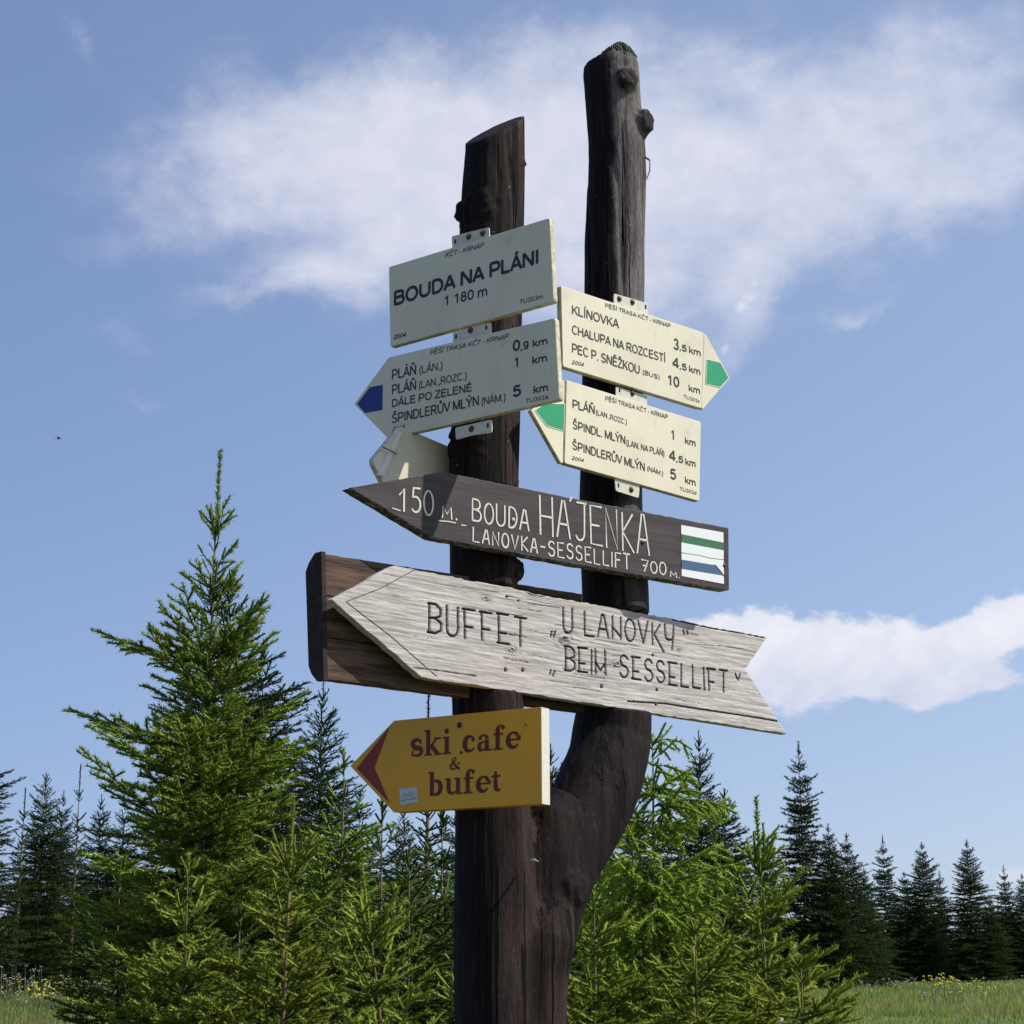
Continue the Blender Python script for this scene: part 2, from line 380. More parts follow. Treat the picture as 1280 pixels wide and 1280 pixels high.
def slab(name, poly, thick, m, parent, front=0.0, edge=.003, r=.006, smooth=False, skip=(), jitter=0):
    """an upright board or plate: outline in uv, front face 'front' metres proud of the plane, edges rounded over 'edge'"""
    P = round_poly(poly, r, skip=skip)
    if jitter:
        Q = []
        for i in range(len(P)):
            a, b = P[i], P[(i + 1) % len(P)]; L = np.linalg.norm(b - a); k = max(1, int(L / .012))
            for j in range(k):
                q = a + (b - a) * j / k
                if j: q = q + np.array([vnoise(q[0] * 60, q[1] * 60, 3.), vnoise(q[0] * 60, q[1] * 60, 9.)]) * jitter
                Q.append(q)
        P = Q
    N = len(P); rings = [(P, thick), (P, edge)]
    if edge > 0:
        for th in (35, 65, 90): rings.append((inset(P, edge * (1 - cos(radians(th)))), edge * (1 - sin(radians(th)))))
    V = []; Fs = []; rim = []
    for k, (R, dpt) in enumerate(rings):
        for q in R: V.append((q[0], dpt - front, q[1])); rim.append(1.0 if k < len(rings) - 1 else 0.0)
    for k in range(len(rings) - 1):
        for i in range(N):
            j = (i + 1) % N; Fs.append((k * N + i, k * N + j, (k + 1) * N + j, (k + 1) * N + i))
    k = len(rings) - 1
    Fs.append(tuple(range(k * N, k * N + N))); Fs.append(tuple(range(N - 1, -1, -1)))
    o = MB().add(V, Fs).build(name, m, parent)
    a = o.data.attributes.new('rim', 'FLOAT', 'POINT'); a.data.foreach_set('value', np.array(rim, dtype=np.float32))
    if smooth:
        o.data.polygons.foreach_set('use_smooth', np.array([len(p.vertices) == 4 for p in o.data.polygons]))
    return o
def flat(name, poly, m, parent, off=.0008, hole=None):
    """flat painted area a little proud of the plate"""
    vs = [(q[0], -off, q[1]) for q in poly]; return MB().add(vs, [tuple(range(len(vs)))]).build(name, m, parent)

# sign-writer's sans capitals as strokes: (advance, strokes) with cap height 1
def ribbon(mb, pts, w, off=.0008, ends=True):
    """a brushed stroke: a flat band of width w (or widths) along pts in uv"""
    pts = [np.array(p, float) for p in pts]; n = len(pts)
    ww = list(w) if hasattr(w, '__len__') else [w] * n
    L = []; R = []
    for i in range(n):
        t = pts[min(i + 1, n - 1)] - pts[max(i - 1, 0)]; t = t / (np.linalg.norm(t) + 1e-9); q = np.array([-t[1], t[0]])
        e = np.zeros(2)
        if ends and i == 0: e = -t * ww[i] * .25
        if ends and i == n - 1: e = t * ww[i] * .25
        L.append(pts[i] + q * ww[i] / 2 + e); R.append(pts[i] - q * ww[i] / 2 + e)
    vs = [(p[0], -off, p[1]) for p in L] + [(p[0], -off, p[1]) for p in R]
    mb.add(vs, [(i, i + 1, n + i + 1, n + i) for i in range(n - 1)])
def arc(cx, cy, rx, ry, a0, a1, n=10):
    return [(cx + rx * cos(radians(a0 + (a1 - a0) * i / n)), cy + ry * sin(radians(a0 + (a1 - a0) * i / n))) for i in range(n + 1)]
def _bowl(x, y0, y1, w): m = (y0 + y1) / 2; r = (y1 - y0) / 2; return [(x, y1), (x + w - r, y1)] + arc(x + w - r, m, r, r, 90, -90, 8) + [(x, y0)]
_O = arc(.545, .5, .42, .47, 90, 450, 20)
SANS = {
 'A': (.93, [[(.06, 0), (.465, 1)], [(.465, 1), (.87, 0)], [(.2, .32), (.73, .32)]]), 'B': (.93, [[(.15, 0), (.15, 1)], _bowl(.15, .54, .96, .62), _bowl(.15, .04, .54, .68)]),
 'C': (1.0, [arc(.54, .5, .42, .47, 45, 315, 16)]), 'D': (1.0, [[(.15, 0), (.15, 1)], [(.15, .96), (.45, .96)] + arc(.46, .5, .42, .46, 80, -80, 10) + [(.45, .04), (.15, .04)]]),
 'E': (.9, [[(.15, 0), (.15, 1)], [(.15, .95), (.8, .95)], [(.15, .53), (.74, .53)], [(.15, .05), (.83, .05)]]), 'H': (1.0, [[(.14, 0), (.14, 1)], [(.86, 0), (.86, 1)], [(.14, .53), (.86, .53)]]),
 'I': (.39, [[(.195, 0), (.195, 1)]]), 'J': (.7, [[(.54, 1), (.54, .3)] + arc(.31, .28, .23, .24, 0, -180, 8)]), 'K': (.93, [[(.15, 0), (.15, 1)], [(.84, 1), (.15, .33)], [(.38, .55), (.88, 0)]]),
 'L': (.78, [[(.14, 1), (.14, 0)], [(.14, .05), (.73, .05)]]), 'M': (1.16, [[(.13, 0), (.13, 1)], [(1.03, 0), (1.03, 1)], [(.13, 1), (.58, .05)], [(.58, .05), (1.03, 1)]]),
 'N': (1.0, [[(.14, 0), (.14, 1)], [(.86, 0), (.86, 1)], [(.14, 1), (.86, 0)]]), 'O': (1.09, [_O]), 'P': (.93, [[(.15, 0), (.15, 1)], _bowl(.15, .44, .96, .68)]),
 'R': (1.0, [[(.15, 0), (.15, 1)], _bowl(.15, .48, .96, .7), [(.5, .48), (.9, 0)]]), 'S': (.93, [arc(.46, .745, .32, .215, 25, 240, 10) + arc(.46, .265, .34, .225, 70, -160, 12)]),
 'T': (.85, [[(.425, 0), (.425, 1)], [(.03, .95), (.82, .95)]]), 'U': (1.0, [[(.14, 1), (.14, .38)] + arc(.5, .38, .36, .34, 180, 360, 10) + [(.86, 1)]]), 'V': (.93, [[(.05, 1), (.465, .02)], [(.465, .02), (.88, 1)]]),
 'Y': (.93, [[(.05, 1), (.465, .45)], [(.465, .45), (.88, 1)], [(.465, .48), (.465, 0)]]), 'Z': (.85, [[(.08, .95), (.78, .95)], [(.78, .93), (.08, .07)], [(.06, .05), (.8, .05)]]),
 '0': (.78, [arc(.39, .5, .28, .46, 90, 450, 16)]), '1': (.78, [[(.46, 0), (.46, 1)], [(.46, .95), (.36, .84), (.18, .74)]]), '2': (.78, [arc(.38, .7, .26, .26, 170, -30, 10) + [(.1, .06)], [(.08, .05), (.68, .05)]]),
 '3': (.78, [arc(.37, .74, .23, .22, 160, -90, 10), arc(.37, .28, .27, .24, 90, -160, 12)]), '4': (.78, [[(.54, 0), (.54, 1)], [(.54, .95), (.07, .28)], [(.05, .25), (.72, .25)]]),
 '5': (.78, [[(.66, .95), (.22, .95)], [(.2, .97), (.14, .5)], arc(.38, .33, .29, .28, 145, -160, 12)]), '8': (.78, [arc(.39, .745, .22, .21, 90, 450, 12), arc(.39, .28, .27, .24, 90, 450, 12)]),
 '9': (.78, [arc(.38, .66, .26, .29, 90, 450, 14), [(.64, .66), (.62, .3)] + arc(.38, .28, .24, .24, -10, -160, 8)]),
 'k': (.7, [[(.13, 0), (.13, 1)], [(.6, .7), (.13, .25)], [(.3, .42), (.64, 0)]]), 'm': (1.16, [[(.13, 0), (.13, .72)]] + [arc(.355 + .45 * q, .42, .225, .27, 160, 0, 7) + [(.58 + .45 * q, 0)] for q in (0, 1)]),
 'c': (.7, [arc(.37, .36, .27, .33, 45, 315, 12)]), 'd': (.78, [arc(.37, .36, .27, .33, 90, 450, 14), [(.65, 0), (.65, 1)]]), 'a': (.78, [arc(.35, .21, .24, .18, 90, 450, 10), [(.62, 0), (.62, .5)] + arc(.37, .5, .25, .2, 0, 160, 7)]),
 '(': (.46, [arc(.62, .38, .42, .72, 120, 240, 10)]), ')': (.46, [arc(-.16, .38, .42, .72, 60, -60, 10)]), '.': (.36, [[(.18, -.01), (.18, .12)]]), ',': (.36, [[(.2, .12), (.2, 0), (.12, -.16)]]),
 '-': (.5, [[(.06, .35), (.42, .35)]]), ' ': (.36, []),
}
_AC = [[(-.06, 1.08), (.14, 1.28)]]; _CA = [[(-.17, 1.28), (0, 1.1)], [(0, 1.1), (.17, 1.28)]]; _RI = [arc(0, 1.2, .1, .1, 0, 360, 10)]
for c_, b_, a_ in (('Á', 'A', _AC), ('Í', 'I', _AC), ('Ý', 'Y', _AC), ('É', 'E', _AC), ('Ň', 'N', _CA), ('Š', 'S', _CA), ('Č', 'C', _CA), ('Ě', 'E', _CA), ('Ž', 'Z', _CA), ('Ů', 'U', _RI)):
    w_, st_ = SANS[b_]; SANS[c_] = (w_, st_ + [[(w_ / 2 + x, y) for x, y in q_] for q_ in a_])
def sans(mb, pl, it, Z, off):
    """sets a line between two pixels of the photograph, on the plane"""
    ox, oy, s = Z; body, x0, y0, x1, y1, yt = it[:6]; bold = it[6] if len(it) > 6 else .006; shear = it[7] if len(it) > 7 else 0
    a = pl.uv(ox + x0 / s, oy + y0 / s); b = pl.uv(ox + x1 / s, oy + y1 / s); h = (pl.uv(ox + x0 / s, oy + yt / s) - a)[1]
    if body[0] in ',': body = body
    T = sum(SANS[c][0] for c in body) - .16; kx = (b[0] - a[0]) / T; x = -.08
    w = (.138 + bold * 4.2) * (h * .55 + kx * .45)
    for n_, c in enumerate(body):
        adv, st = SANS[c]
        for m_, q in enumerate(st):
            if c == ',': q = [(p[0], p[1]) for p in q]
            P = [(a[0] + (x + p[0]) * kx + shear * p[1] * kx, a[1] + (b[1] - a[1]) * (x + p[0]) / T + p[1] * h) for p in q]
            ribbon(mb, P, w if c not in '.,' else w * 1.15, off + .00004 * (m_ + 4 * (n_ % 2)), False)
        x += adv
def lettering(pl, parent, items, m, Z, off=.0007, name='lettering'):
    small = MB()
    for it in items:
        if it[0] == 'BOUDA NA PLÁNI':                       # the big title is set letter by letter
            T = sum(SANS[c][0] for c in it[0]) - .16; x = -.08; ox, oy, s = Z
            for c in it[0]:
                adv = SANS[c][0]
                if c != ' ':
                    f0, f1 = (x + .08) / T, (x + adv - .08) / T; g_ = MB()
                    X0, Y0 = it[1] + (it[3] - it[1]) * f0, it[2] + (it[4] - it[2]) * f0; X1, Y1 = it[1] + (it[3] - it[1]) * f1, it[2] + (it[4] - it[2]) * f1
                    sans(g_, pl, (c, X0, Y0, X1, Y1, Y0 - (it[2] - it[5]) * (1 + .06 * f0)) + it[6:], Z, off); g_.build('letter', m, parent)
                x += adv
        else: sans(small, pl, it, Z, off)
    return tag(small.build(name, m, parent), kind='stuff')

# hand lettering: strokes in a box one unit wide and one unit high
HAND = {
 'A': [[(0, 0), (.42, 1), (.6, 1), (1, 0)], [(.16, .36), (.84, .36)]], 'B': [[(.05, 0), (.05, 1)], [(.05, 1)] + arc(.45, .77, .4, .23, 90, -90) + [(.15, .52)], [(.15, .52), (.5, .5)] + arc(.55, .25, .42, .25, 90, -90) + [(.05, 0)]],
 'D': [[(.1, 0), (.1, 1)], [(.1, 1)] + arc(.35, .5, .6, .5, 90, -90) + [(.1, 0)]], 'E': [[(1, 0), (.1, 0), (.05, 1), (.95, 1)], [(.08, .5), (.75, .5)]],
 'F': [[(.08, 0), (.05, 1), (.95, 1)], [(.06, .52), (.75, .55)]], 'H': [[(.05, 0), (.05, 1)], [(.95, 0), (.95, 1)], [(.05, .48), (.95, .48)]],
 'I': [[(.5, 0), (.5, 1)]], 'J': [[(.25, 1), (1, 1)], [(.85, 1), (.85, .25)] + arc(.5, .2, .35, .2, 0, -150)], 'K': [[(.1, 0), (.1, 1)], [(.95, 1), (.12, .5), (1, 0)]],
 'L': [[(.1, 1), (.08, 0), (.95, 0)]], 'M': [[(.02, 0), (.1, 1), (.5, .35), (.9, 1), (.98, 0)]], 'N': [[(.06, 0), (.06, 1), (.94, 0), (.94, 1)]],
 'O': [arc(.5, .5, .48, .5, 90, 450, 18)], '0': [arc(.5, .5, .45, .5, 90, 450, 18)], 'S': [arc(.5, .76, .42, .24, 25, 250, 10) + arc(.5, .26, .45, .26, 90, -160, 12)],
 'T': [[(0, 1), (1, 1)], [(.5, 1), (.5, 0)]], 'U': [[(.05, 1), (.05, .3)] + arc(.5, .3, .45, .3, 180, 360, 10) + [(.95, 1)]], 'V': [[(.02, 1), (.5, 0), (.98, 1)]],
 '-': [[(.1, .48), (.9, .48)]], '.': [[(.4, .0), (.5, .1)]], '1': [[(.1, .72), (.62, 1), (.62, 0)]], '5': [[(.9, 1), (.25, 1), (.15, .58)] + arc(.45, .32, .48, .32, 100, -140, 12)],
 '7': [[(.02, 1), (.95, 1), (.4, 0)], [(.25, .5), (.8, .5)]], ' ': [], 'Q': [arc(.5, .5, .48, .5, 90, 450, 18)],
}
CARV = dict(HAND)
CARV.update({'N': [[(.1, 0), (.1, 1)], [(.9, 0), (.9, 1)], [(.1, .5), (.9, .12)]], 'M': [[(.05, 0), (.05, 1)], [(.95, 0), (.95, 1)], [(.05, .5), (.5, .15), (.95, .5)]],
 'U': [[(.05, 1), (.05, .25)] + arc(.5, .25, .45, .25, 180, 360, 8) + [(.95, 1)]], 'K': [[(.1, 0), (.1, 1)], [(.9, 1), (.3, .5), (1.2, -.3)]],
 'Y': [[(.05, 1), (.1, .5)] + arc(.5, .5, .4, .2, 180, 360, 6) + [(.95, 1)], [(.9, .6), (.75, -.15)]], 'B': [[(.05, 0), (.05, 1)], [(-.05, 1), (.55, 1), (.95, .85), (.95, .6), (.5, .52), (.1, .5)], [(.5, .52), (1, .38), (1, .12), (.6, 0), (-.05, 0)]],
 'E': [[(.1, 0), (.1, 1)], [(-.05, 1), (.95, 1)], [(.1, .35), (.75, .35)], [(-.05, 0), (1, 0)]], 'F': [[(.1, 0), (.1, 1)], [(-.05, 1), (.95, 1)], [(.1, .4), (.75, .4)]]})
def hand_letters(*a, **k): return [x for x in hand_strokes(*a, per=True, **k) if x]
def hand_strokes(pl, text, Z, x0, y0, x1, y1, yt, widths=None, gap=.32, font=HAND, yt1=None, wob=.03, seed=1, per=False):
    """places text between two pixels on the plane; yields strokes in uv"""
    ox, oy, s = Z; rnd = random.Random(seed + len(text))
    a = pl.uv(ox + x0 / s, oy + y0 / s); b = pl.uv(ox + x1 / s, oy + y1 / s); h0 = (pl.uv(ox + x0 / s, oy + yt / s) - a)[1]
    h1 = h0 if yt1 is None else (pl.uv(ox + x1 / s, oy + yt1 / s) - b)[1]
    W = {'I': .12, '.': .25, ' ': .6, '-': .8, '1': .6, 'M': 1.15, 'H': 1.05}
    w = [W.get(c, 1.0) for c in text]; T = sum(w) + gap * (len(text) - 1); x = 0; out = []
    L = b[0] - a[0]; unit = L / T
    for c, wc in zip(text, w):
        t0 = x / T; cw = unit * wc; dz = rnd.uniform(-wob, wob); hs = 1 + rnd.uniform(-wob, wob); sl = rnd.uniform(-wob, wob)
        mine = out
        if per: mine = []; out.append(mine)
        for st in font.get(c, []):
            q = []
            for (sx, sy) in st:
                u = a[0] + L * t0 + (sx if wc > .2 else .5) * cw; t = (u - a[0]) / L; h = h0 + (h1 - h0) * t
                q.append((u + sl * sy * h, a[1] + (b[1] - a[1]) * t + (sy * hs + dz) * h))
            mine.append(q)
        x += wc + gap
    return out

# ------------------------------------------------------------------ ground
def ground(x, y):
    x = np.asarray(x, float); y = np.asarray(y, float)
    yy = np.maximum(y - 2, 0)
    z = 1.8 * (1 - np.exp(-yy / 10))
    return z + .06 * vnoise(x * .3, y * .22, 1.3) * np.clip(yy / 8, 0, 1) + .02 * vnoise(x * .9, y * .8, 4.)
def m_ground():
    t = mat('meadow_soil_and_turf')
    n = t.noise(t.obj, .7, 6, .6); n2 = t.noise(t.obj, 9, 5, .6)
    c = t.mix(t.ramp(n, .35, .65), (.07, .11, .02, 1), (.16, .19, .045, 1))
    c = t.mix(t.m('MULTIPLY', t.ramp(n2, .5, .7), .6), c, (.10, .085, .045, 1))
    sp_ = t.node('ShaderNodeSeparateXYZ'); t.put(sp_.inputs[0], t.obj)      # unseen near ground, tinted dull green to steer bounce light onto the signs
    c = t.mix(t.ramp(t.m('ADD', sp_.outputs[1], t.m('MULTIPLY', n, 2.0)), 7.5, 9.5), t.mix(n2, (.055, .062, .025, 1), (.13, .145, .06, 1)), c)
    t.put(t.p.inputs['Base Color'], c); t.p.inputs['Roughness'].default_value = .95; bump(t, n2, .8, .05); return t.mat
gx = np.concatenate([-np.geomspace(1200, 30, 14), np.linspace(-28, 28, 113), np.geomspace(30, 1200, 14)])
gy = np.concatenate([-np.geomspace(600, 12, 8), np.linspace(-10, 60, 141), np.geomspace(64, 2000, 16)])
GX, GY = np.meshgrid(gx, gy); nx, ny = len(gx), len(gy)
idx = np.arange(nx * ny).reshape(ny, nx)
q = np.stack([idx[:-1, :-1], idx[:-1, 1:], idx[1:, 1:], idx[1:, :-1]], -1).reshape(-1, 4)
gr = link('ground', np_mesh('ground', np.stack([GX, GY, ground(GX, GY)], -1).reshape(-1, 3), q, m_ground(), True))
tag(gr, 'grassy mountain meadow rising gently away from the signpost', kind='structure')

# ------------------------------------------------------------------ forked log post
YL = 4.8
PL_BROWN0 = Plane(605, 640, YL, 41, 0)
YR = PL_BROWN0.hit(768, 640)[1]
PLB = Plane(605, 640, YL, 40, .125); PLG = Plane(605, 790, YL, 43, .086); PLP = Plane(605, 790, YL, 43, .032)
def depth_r(y): return YR if y < 925 else YL + .02 + (YR - YL - .02) * max(0, min(1, (1180 - y) / 255))
left = [(632, 1950, 66), (634, 1700, 64), (634, 1500, 58), (626, 1380, 51), (623, 1280, 49), (621, 1200, 48.5), (620, 1110, 47.5), (616, 1007, 44.5), (609, 890, 43), (605, 800, 41.5), (603.5, 700, 41), (604, 620, 42.5), (605, 560, 43), (609, 500, 41), (611, 450, 40), (613, 380, 40), (614, 300, 41), (616, 230, 40), (618.5, 183, 38.5), (619, 110, 38)]
right = [(662, 1400, 34), (668, 1280, 36.5), (671, 1220, 37), (679, 1165, 40), (692, 1110, 43), (709, 1066, 46), (730, 1022, 48), (746, 985, 49), (759, 950, 47), (765, 915, 47), (769, 870, 44), (770, 800, 41.5), (769, 740, 40.5), (766, 690, 39.5), (763.5, 620, 38.5), (765, 500, 38), (767, 400, 37), (768.5, 300, 37.5), (770, 240, 37.5), (771, 190, 37), (768, 150, 36), (764.5, 105, 36), (763.5, 95, 36), (763, 84, 35), (761, 75, 31), (757, 70, 21)]
def densify(L, k=4):
    A = np.array(L, float); out = []
    for i in range(len(A) - 1):
        p0, p1, p2, p3 = A[max(i - 1, 0)], A[i], A[i + 1], A[min(i + 2, len(A) - 1)]
        for j in range(k):
            t = j / k
            out.append(.5 * (2 * p1 + (p2 - p0) * t + (2 * p0 - 5 * p1 + 4 * p2 - p3) * t * t + (3 * p1 - p0 - 3 * p2 + p3) * t ** 3))
    out.append(A[-1]); return out
def px2r(r, Y): return 1.04 * r * Y / F / .985
mb = MB()
mb.tube([at(x, y, YL) for x, y, r in densify(left)], [px2r(r, YL) for x, y, r in densify(left)], 28)
me = bpy.data.meshes.new('t'); me.from_pydata(mb.v, [], mb.f)
bm = bmesh.new(); bm.from_mesh(me)
# slanted saw cut across the top of the left limb
A = Vector(at(580, 180, YL)); B = Vector(at(657, 144, YL)); dpt = Vector((0, 1, .62)).normalized()
nrm = (B - A).cross(dpt).normalized(); nrm = nrm if nrm.z > 0 else -nrm
res = bmesh.ops.bisect_plane(bm, geom=bm.verts[:] + bm.edges[:] + bm.faces[:], plane_co=A, plane_no=nrm, clear_outer=True)
bmesh.ops.contextual_create(bm, geom=[e for e in res['geom_cut'] if isinstance(e, bmesh.types.BMEdge)])
bm.to_mesh(me); bm.free()
mb2 = MB()
rr = densify(right)
mb2.tube([at(x, y, depth_r(y)) for x, y, r in rr], [px2r(r, depth_r(y)) for x, y, r in rr], 28)
STUBS = []
mb2.tube([at(x, y, YL + d_) for x, y, d_ in ((700, 992, .10), (690, 1020, .09), (684, 1070, .075), (680, 1130, .06), (672, 1240, .06))], [px2r(r_, YL) for r_ in (22, 34, 38, 36, 20)], 24)   # the web of wood in the crotch
def stub(x, y, Y, r, dirv, ln, flare=1.35):
    c = Vector(at(x, y, Y)); d = Vector(dirv).normalized(); R = px2r(r, Y); STUBS.append((c + d * ln, d, R))
    mb2.tube([c - d * R * 1.5, c, c + d * ln * .5, c + d * ln], [R * flare * 1.25, R * flare, R * 1.05, R * .92], 16)
stub(779, 106, YR - .05, 15, (.35, -1, .25), .048)          # big stub at the top of the right limb
stub(800, 154, YR - .02, 15.5, (1, -.7, .05), .036)
stub(794, 214, YR, 8, (.9, -.4, .2), .012, 1.6)
stub(600, 262, YL - .05, 20, (-.3, -1, .12), .036, 1.5)         # collar on the left limb
stub(582, 266, YL - .01, 12, (-1, -.3, .15), .032, 1.25)
stub(648, 206, YL - .02, 5.5, (1, -.5, .05), .022, 1.3)
stub(575, 548, YL - .03, 11, (-1, -.4, .1), .026, 1.4)
stub(642, 712, YL - .03, 12, (1, -.35, .05), .022, 1.3)
stub(640, 618, YL - .02, 14, (1, -.2, 0), .004, 1.5)
stub(724, 1112, YL + .03, 17, (.9, -.5, .1), .012, 1.3)
stub(585, 560, YL - .05, 20, (-.4, -1, 0), .012, 1.4)
nv = len(me.vertices); V0 = [tuple(v.co) for v in me.vertices]; F0 = [tuple(p.vertices) for p in me.polygons]
mb2.add(V0, F0)
me2 = bpy.data.meshes.new('log'); me2.from_pydata(mb2.v, [], mb2.f)
tmp = bpy.data.objects.new('log', me2); COL.objects.link(tmp)
md = tmp.modifiers.new('r', 'REMESH'); md.mode = 'VOXEL'; md.voxel_size = .0066; md.use_smooth_shade = True
md2 = tmp.modifiers.new('s', 'SMOOTH'); md2.iterations = 3; md2.factor = .5
bpy.context.view_layer.update()
pm = bpy.data.meshes.new_from_object(tmp.evaluated_get(bpy.context.evaluated_depsgraph_get()))
bpy.data.objects.remove(tmp)
n = len(pm.vertices); V = np.empty(n * 3, dtype=np.float32); pm.vertices.foreach_get('co', V); V = V.reshape(-1, 3)
N = np.empty(n * 3, dtype=np.float32); pm.vertices.foreach_get('normal', N); N = N.reshape(-1, 3)
cut = np.clip(((V - np.array(A)) @ np.array(nrm) + .012) / .01, 0, 1)     # the sawn face stays smooth
dd = .0032 * fbm3(V[:, 0] * 7, V[:, 1] * 7, V[:, 2] * 2.6) + .0013 * fbm3(V[:, 0] * 60, V[:, 1] * 60, V[:, 2] * 5)
ck = vnoise(V[:, 0] * 26, V[:, 1] * 26, V[:, 2] * .9); dd -= .006 * np.clip(1 - np.abs(ck) / .09, 0, 1) * (vnoise(V[:, 0] * 3, V[:, 1] * 3, V[:, 2] * 1.3 + 9) > -.1)
kn_ = np.zeros(n)
for (c_, d_, R_) in STUBS:
    rel = V - np.array(c_); ax_ = rel @ np.array(d_); rr_ = np.linalg.norm(rel - ax_[:, None] * np.array(d_)[None], axis=1)
    m_ = (np.abs(ax_) < R_ * .5) & (rr_ < R_ * 1.1); k_ = np.clip(1.15 - rr_ / R_, 0, 1)
    kn_ = np.maximum(kn_, np.where(m_, np.clip(k_ * 1.8, 0, 1), 0)); dd = dd - np.where(m_, .0035 * k_ + .0012 * np.sin(rr_ * 900), 0)
    near_ = (np.abs(ax_) < R_ * 3) & (rr_ < R_ * 1.6); dd = dd + np.where(near_, .0025 * vnoise(V[:, 0] * 90, V[:, 1] * 90, V[:, 2] * 60), 0)
V = V + N * (dd * (1 - cut * (np.abs(V[:, 0] + .04) < .14)))[:, None]
# the limbs are cut flat where the grey board is let into them
for PL_, bk_, c4 in ((PLG, .024, ((492.5, 707.5), (958.8, 797.3), (526.5, 846.5), (983.3, 917.5))), (PLB, .06, ((553, 589.6), (910.7, 659.6), (541, 672), (911.6, 738)))):
    uu = (V - PL_.P) @ PL_.d; sd = (V - PL_.P) @ PL_.n; q1, q2, q3, q4 = [PL_.uv(*c_) for c_ in c4]
    zt = q1[1] + (q2[1] - q1[1]) * (uu - q1[0]) / (q2[0] - q1[0]) + PL_.P[2]; zb_ = q3[1] + (q4[1] - q3[1]) * (uu - q3[0]) / (q4[0] - q3[0]) + PL_.P[2]
    inn = (V[:, 2] < zt + .006) & (V[:, 2] > zb_ + .003) & (sd > -bk_)
    V[inn] -= (PL_.n[None] * (sd[inn] + bk_)[:, None])
base = at(632, 1500, YL); base[2] = float(ground(base[0], YL))
V = V - base
pm.vertices.foreach_set('co', V.astype(np.float32).ravel()); pm.update()
ka = pm.attributes.new('knot', 'FLOAT', 'POINT'); ka.data.foreach_set('value', kn_.astype(np.float32))
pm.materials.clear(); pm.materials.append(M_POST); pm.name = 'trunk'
post = empty('forked_signpost', base, 0, 'dark brown forked log post whose two limbs carry all the trail signs', 'post')
link('trunk', pm, post)
def post_part(mbx, name, m, smooth=True):
    mbx.v = [tuple(np.array(p) - base) for p in mbx.v]; return mbx.build(name, m, post, smooth)
# moss cushions along the top of the right limb
rnd = random.Random(4); mm = MB()
Vw = V + base; NZ = N[:, 2]; cand = np.where((Vw[:, 0] > .12) & (NZ > .15) & (Vw[:, 2] > Vw[:, 2].max() - .05))[0]
for i in range(620):
    c = Vw[cand[rnd.randrange(len(cand))]]; mm.ball((c[0], c[1], c[2] + .001), rnd.uniform(.0016, .0042), (1, 1, rnd.uniform(.8, 1.6)), 5, 3)
tag(post_part(mm, 'moss', M_MOSS), kind='stuff')
tw = MB(); tw.tube([at(806, 196, YR - .02), at(811, 200, YR - .03), at(814, 200, YR - .03)], [.003, .0022, .001], 6)
tw.tube([at(808, 225, YR - .02), at(812, 214, YR - .04), at(812.5, 203, YR - .04), at(810, 197, YR - .03)], [.0012, .0016, .0016, .001], 6)
post_part(tw, 'twig', plain('dead_twig', (.06, .045, .035)))
sl = MB(); sl.tube([at(662, 1076, YL - .09), at(668, 1075, YL - .11), at(673, 1077, YL - .12)], [.003, .0035, .001], 6)
post_part(sl, 'splinter', plain('pale_splinter', (.42, .40, .34)))

# ------------------------------------------------------------------ enamel trail signs
Z2 = (430, 260, 4.571); Z3 = (660, 340, 4.267); Z4 = (420, 500, 4.923); Z5 = (640, 580, 4.414); Z6 = (370, 670, 4.0); Z7 = (660, 720, 3.765); Z8 = (420, 860, 4.267); PX = (0, 0, 1)
def tab(pl, parent, quad, screws, hole, front=-.006):
    P = [pl.uv(*q) for q in quad]
    t = slab('mounting_tab', P, .003, M_TAB, parent, front, .0008, .006)
    for (x, y) in screws:
        u = pl.uv(x, y); s = MB(); s.ball((u[0], -front - .0005, u[1]), .0085, (1, .5, 1), 12, 8)
        s.ball((u[0], -front - .004, u[1]), .005, (1, .5, 1), 8, 6); s.build('screw', M_SCREW, t, True)
    for (x, y) in hole:
        u = pl.uv(x, y); c = [(u[0] + a, u[1] + b) for a, b in ((-.003, -.006), (.003, -.006), (.003, .006), (-.003, .006))]
        flat('slot', round_poly(c, .002), M_HOLE, t, front + .0006)
    return t
OFF = .118
def standoff(pl, root, u0, v0, v1, w, d0, d1, m, name):
    a, b = u0 - w / 2, u0 + w / 2
    V_ = [(x, y, z) for y in (d0, d1) for z in (v0, v1) for x in (a, b)]
    return MB().add(V_, [(0, 1, 3, 2), (4, 6, 7, 5), (0, 4, 5, 1), (2, 3, 7, 6), (0, 2, 6, 4), (1, 5, 7, 3)]).build(name, m, root)
def arrow_sign(name, label, yaw, depth_px, Yd, poly, r=.007, off=OFF, group='enamel hiking signs on the two limbs'):
    pl = Plane(depth_px[0], depth_px[1], Yd, yaw, off)
    root = pl.root(name, label, 'trail sign', group)
    standoff(pl, root, 0.0, -.05, .05, .05, .0165, off - .04, M_TAB, 'bracket_bar') if off > 0 else None
    if poly: slab('plate', [pl.uv(*p) for p in poly], .016, M_PLATE, root, 0, .0045, r, True)
    return pl, root

